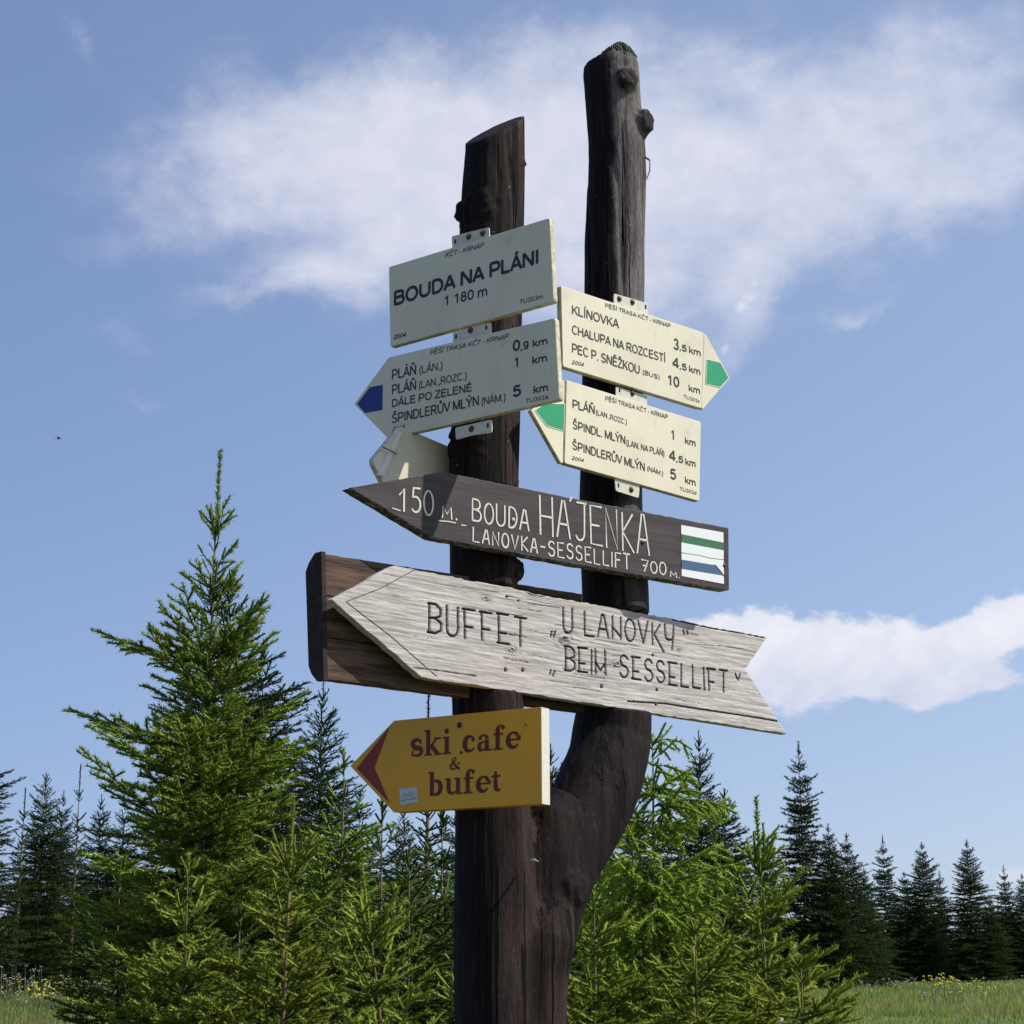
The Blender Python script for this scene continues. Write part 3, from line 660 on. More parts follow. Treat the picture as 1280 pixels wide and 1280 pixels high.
pl, root = arrow_sign('place_sign', 'shaded cream plate reading BOUDA NA PLÁNI, topmost on the left limb', -38, (605, 350), YL, [(485.6, 333.5), (487.5, 434), (692.3, 377), (687, 271.8)])
IT = .25
lettering(pl, root, [('BOUDA NA PLÁNI', 287, 556, 1112, 316, 480, .018), ('1 180 m', 572, 560, 818, 500, 506, .008), ('KČT - KRNAP', 578, 283, 797, 225, 257, 0, IT),
    ('2004', 283, 752, 352, 735, 728, .006, IT), ('TU303m', 1005, 550, 1135, 517, 525, .0)], M_INK, Z2)
tab(pl, root, [(562.6, 294.5), (609.4, 283), (610.5, 305), (564, 316)], [(584.2, 295), (601.7, 290.6)], [(567.4, 301)])

pl, root = arrow_sign('direction_sign', 'shaded cream arrow plate with blue tip listing four lines, DÁLE PO ZELENÉ among them', -37, (605, 480), YL, [(485.6, 446.3), (442.2, 505), (485, 548.4), (699.3, 499.6), (694, 396.8)], off=.155)
lettering(pl, root, [('PĚŠÍ TRASA KČT - KRNAP', 490, 840, 937, 745, 815, 0, IT), ('0', 968, 818, 1004, 810, 760, .014), (',9', 1010, 812, 1055, 803, 768, .01), ('km', 1080, 795, 1162, 778, 755, .008),
    ('1', 975, 912, 1000, 907, 857, .014), ('km', 1078, 892, 1160, 876, 850, .008), ('5', 968, 1080, 1009, 1071, 1020, .014), ('km', 1085, 1060, 1165, 1045, 1018, .008),
    ('PLÁŇ', 275, 980, 412, 950, 926), ('(LÁN.)', 430, 948, 565, 920, 905, 0), ('PLÁŇ', 275, 1065, 412, 1037, 1012), ('(LAN.,ROZC.)', 428, 1033, 703, 978, 992, 0),
    ('DÁLE PO ZELENÉ', 274, 1138, 730, 1046, 1096), ('ŠPINDLERŮV MLÝN', 275, 1230, 770, 1127, 1178), ('(NÁM.)', 785, 1127, 925, 1100, 1085, 0),
    ('2004', 275, 1277, 345, 1262, 1253, .006, IT), ('TU303a', 1040, 1115, 1167, 1090, 1092, 0)], M_INK, Z2)
flat('blue_marking', [pl.uv(*p) for p in ((446.5, 505), (462.5, 484), (478.6, 481), (478.1, 512.5), (456.5, 516.3))], M_BLUE, root)
tab(pl, root, [(564, 414), (611.6, 402), (612, 425), (565, 436)], [(586.4, 412)], [(568.3, 420), (606, 408.5)])
tab(pl, root, [(567, 534), (612.5, 523.5), (613, 540), (590, 543), (568, 549)], [(587.6, 535.5)], [(608, 531)])

pl, root = arrow_sign('direction_sign', 'sunlit cream arrow plate with green tip pointing right, reading KLÍNOVKA', 42, (767, 440), YR, [(701, 356.5), (703.4, 458.4), (877.3, 511), (880.4, 415.5)])
slab('arrow_tip', [pl.uv(*p) for p in ((881, 417), (877.8, 510.6), (880.5, 511.2), (913.4, 472.4), (883.5, 417.2))], .012, M_PLATE, root, -.003, .004, .003, True)
def outline(pl, name, pts, w, m, root, front):
    mb = MB(); q = [pl.uv(*p) for p in pts]; q.append(q[0]); ribbon(mb, q, w, front, False); return mb.build(name, m, root)
flat('green_marking', [pl.uv(*p) for p in ((884.3, 448.8), (901, 453), (911.5, 472.4), (901, 484), (882.8, 479.5))], M_GREEN, root, -.0022)
outline(pl, 'white_border', ((884.3, 448.8), (901, 453), (911.5, 472.4), (901, 484), (882.8, 479.5)), .002, M_WHITE, root, -.0016)
lettering(pl, root, [('PĚŠÍ TRASA KČT - KRNAP', 412, 188, 760, 298, 167, 0), ('KLÍNOVKA', 235, 223, 482, 300, 176), ('CHALUPA NA ROZCESTÍ', 235, 328, 732, 483, 283),
    ('PEC P. SNĚŽKOU', 235, 428, 595, 545, 380), ('(BUS)', 610, 543, 703, 575, 520, 0), ('2004', 232, 490, 295, 503, 470, .004, IT), ('3', 778, 410, 803, 418, 354, .012), (',5', 808, 415, 845, 427, 382, .008), ('km', 860, 432, 920, 450, 397, .006),
    ('4', 773, 505, 803, 514, 452, .012), (',5', 808, 515, 845, 527, 482, .008), ('km', 860, 532, 918, 551, 497, .006), ('10', 744, 600, 805, 616, 547, .012), ('km', 858, 635, 917, 652, 600, .006), ('TU303c', 830, 672, 917, 700, 654, 0)], M_INK, Z3)
tab(pl, root, [(769.5, 366), (812.3, 378.5), (811.8, 398), (769.5, 386)], [(776, 372.8), (792.4, 377)], [(809, 383)])

pl, root = arrow_sign('direction_sign', 'sunlit cream arrow plate with green tip pointing left, lower one on the right limb', 44, (765, 550), YR, [(708, 474.5), (705.5, 579.3), (874.6, 627), (876.6, 527)])
slab('arrow_tip', [pl.uv(*p) for p in ((702.5, 474.5), (664.8, 513), (702, 578.7), (705, 579), (707.5, 475.5))], .012, M_PLATE, root, -.003, .004, .003, True)
GP = ((706.6, 504.4), (682, 504.4), (669.5, 512.6), (684.6, 532.2), (705.3, 538.7))
flat('green_marking', [pl.uv(*p) for p in GP], M_GREEN, root, -.0022); outline(pl, 'white_border', GP, .002, M_WHITE, root, -.0016)
lettering(pl, root, [('PĚŠÍ TRASA KČT - KRNAP', 412, 685, 745, 785, 662, 0), ('PLÁŇ', 238, 725, 355, 757, 680), ('(LAN.,ROZC.)', 362, 760, 528, 815, 733, 0), ('ŠPINDL. MLÝN', 240, 835, 518, 918, 791), ('(LAN. NA PLÁŇ)', 524, 925, 728, 985, 893, 0),
    ('ŠPINDLERŮV MLÝN', 238, 945, 622, 1062, 900), ('(NÁM.)', 635, 1058, 722, 1088, 1033, 0), ('2004', 232, 1000, 295, 1013, 982, .004, IT), ('1', 763, 890, 783, 896, 841, .012), ('km', 838, 915, 893, 932, 880, .006),
    ('4', 755, 1000, 785, 1008, 947, .012), (',5', 790, 1010, 826, 1020, 976, .008), ('km', 840, 1028, 893, 1042, 992, .006), ('5', 760, 1102, 788, 1108, 1049, .012), ('km', 838, 1125, 893, 1142, 1090, .006), ('TU303d', 810, 1165, 897, 1188, 1147, 0)], M_INK, Z3)
tab(pl, root, [(772, 482), (811, 494), (811, 512), (772, 500)], [(792.4, 491)], [(776.5, 487)])
tab(pl, root, [(770.5, 596), (801.8, 606), (800.6, 622), (772, 613)], [(791, 611.4)], [(775, 606)])

# the small sign seen almost edge-on; an added white strip stands for the sun on its fold
pl, root = arrow_sign('direction_sign', 'small cream arrow plate seen from behind, behind the brown board', 46, (590, 570), YL, [(500.5, 532), (466.5, 573.5), (467, 580), (498, 640), (592, 655), (592, 571)], .004, -.075)
rb = MB(); ribbon(rb, [pl.uv(499.5, 540), pl.uv(470.5, 600)], .012, .0045); ribbon(rb, [pl.uv(478, 561), pl.uv(494, 568)], .0035, .006)
slab('sunlit_fold', [pl.uv(*p) for p in ((497.5, 540), (500.8, 541), (478, 596), (470.5, 594))], .008, M_WHITE, root, .007, .001, .002)
w = MB(); a, b, c = pl.uv(475.5, 559.5), pl.uv(484, 565), pl.uv(494, 568); w.tube([(a[0], -.008, a[1]), (b[0], -.016, b[1]), (c[0], -.006, c[1])], .0016, 6); w.build('tie_wire', M_NAIL, root)

# ------------------------------------------------------------------ brown painted board
root = PLB.root('wooden_sign', 'dark brown board with white hand-painted BOUDA HÁJENKA, pointing left', 'sign', 'wooden signs nailed to the post')
slab('board', [PLB.uv(*p) for p in ((437, 609.6), (553, 589.6), (727, 625), (910.7, 659.6), (911.6, 738), (727, 707), (541, 672))], .034, M_BROWN, root, 0, .003, .004, jitter=.0012)
for (x_, y_) in ((606, 640), (765, 668)):
    u_ = PLB.uv(x_, y_); standoff(PLB, root, u_[0], u_[1] - .045, u_[1] + .045, .07, .0345, .09, M_PLANKEND, 'mounting_block')
def paint_all(st, w):
    for one in st: paint([q for q in one], w)
def paint(st, w):
    ink = MB()
    for q in st: ribbon(ink, q, [w * (1 + .25 * vnoise(a[0] * 90, a[1] * 90, .5)) for a in q], .0012)
    ink.build('letter', M_BPAINT, root)
paint(hand_strokes(PLB, '1', Z4, 383, 682, 437, 684, 538, seed=3), .0048); paint(hand_strokes(PLB, '5', Z4, 462, 692, 522, 698, 548), .0048); paint(hand_strokes(PLB, '0', Z4, 537, 712, 600, 716, 565), .0048)
paint(hand_strokes(PLB, 'M', Z4, 652, 724, 712, 735, 655), .0045); paint(hand_strokes(PLB, '.', Z4, 732, 738, 750, 740, 680), .005)
paint([[PLB.uv(420 + x / 4.923, 500 + y / 4.923) for x, y in ((628, 743), (690, 748), (735, 757))], [PLB.uv(420 + x / 4.923, 500 + y / 4.923) for x, y in ((770, 770), (798, 773))], [PLB.uv(420 + x / 4.923, 500 + y / 4.923) for x, y in ((345, 665), (395, 682))]], .0028)
paint_all(hand_letters(PLB, 'BOUDA', Z4, 835, 742, 1185, 808, 612, yt1=682, gap=.3), .0045)
paint_all(hand_letters(PLB, 'LANOVKA-SESSELLIFT', PX, 590.3, 676.8, 787, 712.3, 659.5, yt1=694, gap=.42), .0042)
paint_all(hand_letters(PLB, 'HAJENKA', Z5, 152, 383, 756, 503, 176, yt1=288, gap=.28), .0052); paint([[PLB.uv(640 + x / 4.414, 580 + y / 4.414) for x, y in ((328, 183), (318, 205))]], .005)
paint_all(hand_letters(PLB, '700', PX, 801.5, 713, 832.5, 719.5, 699, yt1=704.5, gap=.25), .0042); paint(hand_strokes(PLB, 'M.', Z5, 872, 620, 924, 630, 592), .004)
mk = [PLB.uv(851.1, 656.3), PLB.uv(903.9, 665.6), PLB.uv(904.6, 730), PLB.uv(851.8, 720)]
def mkp(s, t): # s along, t downward, both 0..1
    a = mk[0] * (1 - s) + mk[1] * s; b = mk[3] * (1 - s) + mk[2] * s; return a * (1 - t) + b * t
flat('trail_marker', [mkp(0, 0), mkp(1, 0), mkp(1, 1), mkp(0, 1)], M_MWHITE, root, .0012)
mkr = [o for o in root.children if o.name.startswith('trail_marker')][0]
flat('green_stripe', [mkp(0, .18), mkp(1, .2), mkp(1, .345), mkp(0, .34)], M_MSTRIPE_G, mkr, .0016)
flat('blue_stripe', [mkp(0, .68), mkp(.78, .67), mkp(1, .84), mkp(0, .86)], M_MSTRIPE_B, mkr, .0016)
cr = MB(); ribbon(cr, [mkp(0, .545), mkp(.4, .535), mkp(.7, .55), mkp(1, .53)], .0012, .0017); ribbon(cr, [mkp(.78, .66), mkp(.9, .75), mkp(1, .85)], .003, .0018); cr.build('crack', M_HOLE, mkr)
for (x, y) in ((641.3, 650), (803.2, 678), (905, 707)):
    u = PLB.uv(x, y); s = MB(); s.ball((u[0], -.001, u[1]), .006, (1, .45, 1), 10, 6); s.ball((u[0] + .001, -.0035, u[1]), .003, (1, .5, 1), 8, 5); s.build('screw', M_TAB if x < 800 else M_SCREW, root, True)

# ------------------------------------------------------------------ carved silver-grey board
root = PLG.root('wooden_sign', 'weathered grey arrow board with carved BUFFET U LANOVKY and a notched tail', 'sign', 'wooden signs nailed to the post')
TL, TP, BL = PLG.uv(492.5, 707.5), PLG.uv(414.5, 749.5), PLG.uv(526.5, 846.5)
TR, NO, BR = PLG.uv(958.8, 797.3), PLG.uv(931, 837), PLG.uv(983.3, 917.5)
def carve_strokes():
    S = []
    def add(st, w, d):
        for q_ in st:
            for a_, b_ in zip(q_[:-1], q_[1:]): S.append((a_[0], a_[1], b_[0], b_[1], w, d))
    k = dict(font=CARV, wob=.025)
    add(hand_strokes(PLG, 'BUFFET', Z6, 662, 480, 1150, 554, 332, gap=.42, yt1=412, **k), .0029, .0065)
    add(hand_strokes(PLG, 'U', Z7, 166, 270, 213, 272, 155, **k), .0028, .0055)
    add(hand_strokes(PLG, 'LANOVKY', Z7, 264, 278, 690, 335, 168, gap=.3, yt1=238, **k), .0028, .0055)
    add(hand_strokes(PLG, 'BEIM', Z7, 175, 445, 368, 467, 333, gap=.35, yt1=355, **k), .0028, .0055)
    add(hand_strokes(PLG, 'SESSELLIFT', Z7, 432, 474, 940, 550, 372, gap=.42, yt1=447, **k), .0028, .0055)
    P7 = lambda x, y: PLG.uv(660 + x / 3.765, 720 + y / 3.765); P6 = lambda x, y: PLG.uv(370 + x / 4, 670 + y / 4)
    for pts in (((112, 262), (108, 285)), ((128, 262), (122, 288)), ((730, 255), (736, 275)), ((748, 258), (752, 275)), ((108, 445), (104, 462)), ((126, 448), (118, 470)), ((976, 460), (984, 482)), ((998, 462), (990, 490))):
        add([[P7(*p) for p in pts]], .0028, .005)
    add([[P6(592, 172), P6(420, 265), P6(250, 331), P6(470, 500), P6(703, 703)]], .0013, .0022)
    add([[P6(440, 190), P6(600, 218), P6(740, 245), P6(900, 268), P6(1010, 282)]], .0011, .002)
    add([[P6(590, 658), P6(720, 674), P6(900, 700)]], .0015, .0035)
    add([[P7(470, 590), P7(640, 600), P7(820, 628), P7(1000, 655), P7(1180, 684)]], .0022, .006)
    add([[P7(680, 205), P7(860, 245), P7(1000, 268), P7(1110, 290)]], .0018, .005)
    add([[P7(0, 130), P7(150, 150)]], .0012, .003); add([[P7(740, 318), P7(900, 330), P7(1010, 342)]], .001, .002)
    rnd = random.Random(12)
    for i in range(46):                                    # drying cracks along the grain
        s0 = rnd.random(); t0 = rnd.uniform(.04, .97); ln = rnd.uniform(.04, .22)
        p = BL * (1 - s0) * (1 - t0) + TL * (1 - s0) * t0 + BR * s0 * (1 - t0) + TR * s0 * t0
        dr = (TR - TL) / np.linalg.norm(TR - TL); pts = [p + dr * ln * j / 5 + np.array([0, rnd.uniform(-.0015, .0015)]) for j in range(6)]
        add([pts], rnd.uniform(.0006, .0012), rnd.uniform(.001, .003))
    return np.array(S)
S = carve_strokes()
NR, NC = 134, 620
T, U = np.meshgrid(np.linspace(0, 1, NR), np.linspace(0, 1, NC), indexing='ij')
tl = (TP[1] - BL[1]) / (TL[1] - BL[1]); tr = (NO[1] - BR[1]) / (TR[1] - BR[1])
tn = np.linspace(0, 1, NR)
uL = np.interp(tn, [0, tl, 1], [BL[0], TP[0], TL[0]]); uR = np.interp(tn, [0, tr, 1], [BR[0], NO[0], TR[0]])
uL = uL + .0012 * vnoise(tn * 50, 1, 1); uR = uR + .0018 * vnoise(tn * 60, 4, 1)
UU = uL[:, None] * (1 - U) + uR[:, None] * U
fb_ = (UU - BL[0]) / (BR[0] - BL[0]); ft_ = (UU - TL[0]) / (TR[0] - TL[0])
vb = BL[1] + (BR[1] - BL[1]) * fb_ + .0015 * vnoise(UU * 9, 2, 2) + .0012 * vnoise(UU * 60, 2, 5)
vt = TL[1] + (TR[1] - TL[1]) * ft_ + .002 * vnoise(UU * 8, 7, 2) + .0015 * vnoise(UU * 70, 2, 8)
VV = vb + (vt - vb) * T
dep = np.zeros_like(UU); carve = np.zeros_like(UU)
for (x0, y0, x1, y1, w_, d_) in S:
    mx = (UU > min(x0, x1) - .012) & (UU < max(x0, x1) + .012) & (VV > min(y0, y1) - .012) & (VV < max(y0, y1) + .012)
    if not mx.any(): continue
    u_, v_ = UU[mx], VV[mx]; dx, dy = x1 - x0, y1 - y0; L2 = dx * dx + dy * dy + 1e-12
    s_ = np.clip(((u_ - x0) * dx + (v_ - y0) * dy) / L2, 0, 1); ds = np.hypot(u_ - x0 - s_ * dx, v_ - y0 - s_ * dy)
    k_ = np.clip(1.25 - ds / w_, 0, 1); dep[mx] = np.maximum(dep[mx], k_ * d_); carve[mx] = np.maximum(carve[mx], np.clip(k_ * 1.4, 0, 1) * min(1, d_ / .004))
knot = np.zeros_like(UU)
for (x, y, ru, rv) in ((706, 800, .03, .02), (607, 748, .02, .009), (848, 812, .014, .008), (950, 850, .03, .01), (670, 742, .05, .008), (772, 830, .02, .012), (640, 812, .016, .01)):
    c = PLG.uv(x, y); d2 = ((UU - c[0]) / ru) ** 2 + ((VV - c[1]) / rv) ** 2; knot = np.maximum(knot, np.exp(-d2)); 
    dep += .002 * np.exp(-d2) * np.sin(np.sqrt(d2) * 9)
# grain waves bend round the big knot
ck_ = PLG.uv(706, 800); bend = .02 * np.exp(-(((UU - ck_[0]) / .06) ** 2 + ((VV - ck_[1]) / .03) ** 2)) * np.sign(VV - ck_[1])
gv = VV - bend
dep += .0006 * fbm3(UU * 11, gv * 260, 0.) + .0003 * fbm3(UU * 3, gv * 70, 3.)
hole = np.zeros_like(UU)
for (x, y, r_) in ((633.5, 746, .0035), (648, 751, .003), (632, 837, .0045), (653.5, 837.5, .0045), (752, 858, .0045), (821, 862.5, .004), (820, 880, .0045), (816, 819, .004)):
    c = PLG.uv(x, y); ds = np.hypot(UU - c[0], VV - c[1]); hole = np.maximum(hole, np.clip(1.5 - ds / r_, 0, 1))
dep += .004 * hole; carve = np.maximum(carve, hole)
Vf = np.stack([UU, dep, VV], -1).reshape(-1, 3); ix = np.arange(NR * NC).reshape(NR, NC)
Qf = np.stack([ix[:-1, :-1], ix[:-1, 1:], ix[1:, 1:], ix[1:, :-1]], -1).reshape(-1, 4)
loop = np.concatenate([ix[0, :], ix[1:, -1], ix[-1, -2::-1], ix[-2:0:-1, 0]]); nl = len(loop)
BT = .022
Vb = Vf[loop].copy(); Vb[:, 1] = .004 + .0; Vb2 = Vf[loop].copy(); Vb2[:, 1] = BT
Vf2 = np.concatenate([Vf, Vb, Vb2]); o1 = len(Vf); o2 = o1 + nl; j = np.arange(nl); j2 = (j + 1) % nl
Q1 = np.stack([loop[j], o1 + j, o1 + j2, loop[j2]], -1); Q2 = np.stack([o1 + j, o2 + j, o2 + j2, o1 + j2], -1)
# back face as strips between the left and right outline
VbA = np.stack([UU[:, 0], np.full(NR, BT), VV[:, 0]], -1); VbB = np.stack([UU[:, -1], np.full(NR, BT), VV[:, -1]], -1)
o3 = len(Vf2); Vf2 = np.concatenate([Vf2, VbA, VbB]); r = np.arange(NR - 1)
Q3 = np.stack([o3 + r, o3 + r + 1, o3 + NR + r + 1, o3 + NR + r], -1)
ex = np.zeros(len(Vf2)); ex[:len(Vf)] = carve.ravel(); kx = np.zeros(len(Vf2)); kx[:len(Vf)] = knot.ravel()
link('board', np_mesh('board', Vf2, np.concatenate([Qf, Q1, Q2, Q3]), M_GREY, False, {'carve': ex, 'knot': kx}), root)
for (x, y) in ((752, 858), (820, 880), (632, 837), (653.5, 837.5)):
    u = PLG.uv(x, y); s = MB(); s.ball((u[0], .001, u[1]), .0045, (1, .5, 1), 8, 5); s.build('nail', M_NAIL, root, True)

# ------------------------------------------------------------------ old backing planks behind the left limb
root = PLP.root('plank_panel', 'dark three-plank panel behind the left limb and the carved grey board', 'panel')
def mix_(a, b, t): return (a[0] + (b[0] - a[0]) * t, a[1] + (b[1] - a[1]) * t)
tL, bL, tR, bR = (406, 692.5), (409, 849), (727.5, 742.5), (729, 890)
for i in range(3):
    t0, t1 = i / 3 + (.003 if i else 0), (i + 1) / 3 - (.003 if i < 2 else 0)
    slab('plank', [PLP.uv(*mix_(tL, bL, t0)), PLP.uv(*mix_(tL, bL, t1)), PLP.uv(*mix_(tR, bR, t1)), PLP.uv(*mix_(tR, bR, t0))], .03, M_PLANK, root, .001 * (i % 2), .002, .001, jitter=.0008)
e0 = PLP.uv(406, 692.5); e1 = PLP.uv(409, 849); h = e0[1] - e1[1]
# end batten: a thick upright block with chamfered corners closing the left end
V_ = []; 
for (dy, cz) in ((-.004, 0), (.022, .0), (.044, .02), (.056, .04)):
    for (uo) in (-.012, .0):
        V_.append((e0[0] + uo - .001, dy, e0[1] + .004 - cz)); V_.append((e1[0] + uo - .001, dy, e1[1] - .004 + cz))
Fq = []
for k in range(3):
    a = k * 4; b = a + 4; Fq += [(a, b, b + 1, a + 1), (a + 2, a + 3, b + 3, b + 2), (a, a + 2, b + 2, b), (a + 1, b + 1, b + 3, a + 3)]
Fq += [(0, 1, 3, 2), (12, 14, 15, 13)]
MB().add(V_, Fq).build('end_batten', M_PLANKEND, root)

# ------------------------------------------------------------------ yellow café sign
PLY = Plane(612, 945, YL, -33, .125)
root = PLY.root('cafe_sign', 'yellow wooden arrow sign with maroon words ski cafe & bufet, lowest on the post', 'sign', 'wooden signs nailed to the post')
YP = [PLY.uv(*p) for p in ((437.6, 957.5), (492, 1015.4), (676.8, 1004.9), (675.7, 883.6), (492.5, 900.8))]
slab('board', YP, .036, M_YEL, root, 0, .0012, .0015)
ea, eb = PLY.uv(675.9, 883.8), PLY.uv(676.9, 1004.7)
MB().add([(ea[0] + .0012, .001, ea[1]), (eb[0] + .0012, .001, eb[1]), (eb[0] + .0012, .036, eb[1]), (ea[0] + .0012, .036, ea[1]), (ea[0] - .002, .001, ea[1]), (eb[0] - .002, .001, eb[1]), (eb[0] - .002, .0355, eb[1]), (ea[0] - .002, .0355, ea[1])],
    [(0, 1, 2, 3), (4, 7, 6, 5), (0, 3, 7, 4), (1, 5, 6, 2), (0, 4, 5, 1), (3, 2, 6, 7)]).build('bare_edge', M_EDGE, root)
flat('red_chevron', [PLY.uv(*p) for p in ((446, 960.5), (487.5, 1004.5), (468.3, 959.6), (486.8, 908.8))], M_RED, root)
TK, TH = .27, .10
def ser(x, y, w=.5): return ('r', x - w / 2, y - .05, x + w / 2, y + .05)
def stem(x, y0, y1): return ('s', [(x, y0), (x, y1)], TK)
SERIF = {  # slab-serif lower case, x-height 1: strokes with widths, and serifs
 's': (.85, [('s', arc(.42, .74, .30, .21, 20, 190, 8) + arc(.42, .27, .33, .22, 110, -150, 12), [.1, .12, .16, .2, .22, .24, .26, .27, .28] + [.29, .29, .28, .27, .25, .23, .22, .2, .18, .15, .12, .1, .1]), ('r', .62, .68, .72, .98), ('r', .08, .02, .18, .34)]),
 'k': (1.15, [stem(.26, 0, 1.45), ser(.28, .05, .52), ('r', .02, 1.37, .3, 1.47), ('s', [(.3, .42), (.85, .95)], .11), ('s', [(.45, .58), (.9, .04)], .26), ser(.88, .95, .46), ser(.92, .05, .46)]),
 'i': (.56, [stem(.28, 0, .98), ser(.28, .05, .54), ('r', .04, .9, .3, 1.0), ('c', .27, 1.3, .16)]),
 'c': (.86, [('s', arc(.47, .5, .33, .43, 35, 325, 16), [.1, .1, .12, .15, .2, .25, .28, .3, .3, .3, .28, .25, .2, .16, .13, .11, .1]), ('c', .68, .74, .13)]),
 'a': (.95, [('s', [(.62, .0), (.62, .66)], TK), ('s', arc(.4, .7, .24, .23, 0, 165, 8), [.25, .22, .16, .12, .1, .1, .12, .16, .2]), ('c', .2, .76, .12), ('s', [(.6, .58), (.35, .52)] + arc(.3, .28, .16, .22, 120, 280, 8) + [(.45, .1), (.6, .22)], [.08, .1, .14, .2, .24, .26, .26, .25, .22, .16, .1, .1, .1]), ser(.76, .05, .34)]),
 'f': (.72, [('s', [(.28, 0), (.28, 1.1)] + arc(.46, 1.15, .18, .25, 180, 40, 7), [TK, TK, TK, .24, .2, .15, .12, .1, .1, .1]), ser(.3, .05, .56), ('r', .02, .86, .62, .97), ('c', .62, 1.28, .13)]),
 'e': (.88, [('s', arc(.47, .5, .33, .43, -35 + 360, 35, 18), [.1, .11, .13, .16, .2, .24, .28, .3, .3, .3, .27, .22, .17, .13, .11, .12, .16, .2, .24]), ('s', [(.8, .74), (.82, .55)], [.24, .2]), ('r', .2, .47, .92, .57)]),
 'b': (1.0, [('s', [(.26, .0), (.26, 1.45)], TK), ('r', .0, 1.37, .3, 1.47), ('s', arc(.52, .49, .3, .42, 150, -150, 16), [.08, .1, .12, .15, .2, .25, .28, .3, .3, .3, .28, .25, .2, .15, .12, .1, .08])]),
 'u': (1.12, [('s', [(.26, .98), (.26, .35), (.32, .15), (.48, .07), (.65, .12), (.78, .25)], [TK, TK, .25, .16, .1, .1]), stem(.86, 0, .98), ('r', .02, .9, .3, 1.0), ('r', .62, .9, .9, 1.0), ser(.98, .05, .3)]),
 't': (.66, [('s', [(.28, 1.2), (.28, .3), (.33, .12), (.45, .06), (.6, .14)], [.16, TK, .24, .14, .09]), ('r', .02, .86, .58, .97)]),
 '&': (1.15, [('s', [(1.02, .03), (.75, .2), (.45, .62), (.32, .9), (.36, 1.12), (.5, 1.22), (.64, 1.12), (.64, .94), (.48, .74), (.24, .58), (.14, .36), (.22, .14), (.42, .03), (.64, .1), (.82, .34), (.92, .6)], [.22, .22, .2, .18, .14, .1, .13, .15, .12, .18, .22, .22, .16, .1, .09, .09]), ser(.94, .62, .34)]),
}
def serif_text(text, x0, y0, x1, y1, yx, yh=1.0, gap=.07):
    a = PLY.uv(420 + x0 / 4.267, 860 + y0 / 4.267); b = PLY.uv(420 + x1 / 4.267, 860 + y1 / 4.267); h = (PLY.uv(420 + x0 / 4.267, 860 + yx / 4.267) - a)[1] * yh
    T_ = sum(SERIF[c][0] for c in text) + gap * (len(text) - 1); x = 0; k = (b[0] - a[0]) / T_
    def tr_(p): u = a[0] + p[0] * k; return (u, a[1] + (b[1] - a[1]) * (p[0] / T_) + p[1] * h)
    lay = .0008
    for c in text:
        wd, parts = SERIF[c]; yl = MB()
        for p in parts:
            lay += .00003
            if p[0] == 'r': yl.add([(q_[0], -lay, q_[1]) for q_ in (tr_((x + p[1], p[2])), tr_((x + p[3], p[2])), tr_((x + p[3], p[4])), tr_((x + p[1], p[4])))], [(0, 1, 2, 3)])
            elif p[0] == 'c': yl.add([(q_[0], -lay, q_[1]) for q_ in (tr_((x + p[1] + p[3] * cos(w_ * pi / 6) * (h / k) * .9, p[2] + p[3] * sin(w_ * pi / 6))) for w_ in range(12))], [tuple(range(12))])
            else:
                ws = p[2] if hasattr(p[2], '__len__') else [p[2]] * len(p[1]); ws = (list(ws) + [ws[-1]] * len(p[1]))[:len(p[1])]
                ribbon(yl, [tr_((x + q_[0], q_[1])) for q_ in p[1]], [w_ * (h + k) / 2 for w_ in ws], lay, False)
        x += wd + gap; yl.build('letter', M_MAROON, root)
serif_text('ski', 398, 368, 614, 351, 275); serif_text('cafe', 675, 346, 982, 320, 255); serif_text('&', 603, 438, 668, 432, 385); serif_text('bufet', 490, 578, 885, 550, 490)
stk = flat('sticker', [PLY.uv(*p) for p in ((499, 986.3), (521, 983.4), (523, 1002.2), (501, 1006.8))], M_STICK, root, .0009)
sk = MB()
for pts in (((503, 997), (505, 991), (507, 997), (509, 992)), ((510, 996), (512, 990), (514, 995)), ((514, 991), (516, 996), (518, 990)), ((502, 1001), (520, 998))): ribbon(sk, [PLY.uv(*p) for p in pts], .0012, .0013)
sk.build('scribble', M_INK, stk)
for (x, y, r_, m_) in ((574.5, 906.5, .0075, M_NAIL), (576.5, 940.5, .004, M_NAIL), (657, 906, .0025, M_NAIL)):
    u = PLY.uv(x, y); s = MB(); s.ball((u[0], -.001, u[1]), r_, (1, .4, 1), 10, 6); s.build('nail', m_, root, True)

# ------------------------------------------------------------------ spruces
def m_needles(name, old, new, trans=.25):
    t = mat(name)
    a = t.node('ShaderNodeAttribute', attribute_name='fresh').outputs['Fac']
    ri = t.node('ShaderNodeObjectInfo').outputs['Random']
    c = t.mix(a, old + (1,), new + (1,))
    c = t.mix(t.m('MULTIPLY', t.ramp(t.noise(t.obj, 2.2, 3), .3, .7), .35), c, tuple(x * .55 for x in old) + (1,))
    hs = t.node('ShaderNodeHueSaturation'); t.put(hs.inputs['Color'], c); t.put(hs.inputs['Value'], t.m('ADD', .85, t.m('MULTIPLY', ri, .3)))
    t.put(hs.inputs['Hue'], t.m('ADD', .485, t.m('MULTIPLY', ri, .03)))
    t.put(t.p.inputs['Base Color'], hs.outputs[0]); t.p.inputs['Roughness'].default_value = .6; t.p.inputs['Specular IOR Level'].default_value = .12
    tr = t.node('ShaderNodeBsdfTranslucent'); t.put(tr.inputs[0], hs.outputs[0])
    mx = t.node('ShaderNodeMixShader'); mx.inputs[0].default_value = trans
    t.l.new(t.p.outputs[0], mx.inputs[1]); t.l.new(tr.outputs[0], mx.inputs[2]); t.l.new(mx.outputs[0], t.out.inputs[0])
    return t.mat
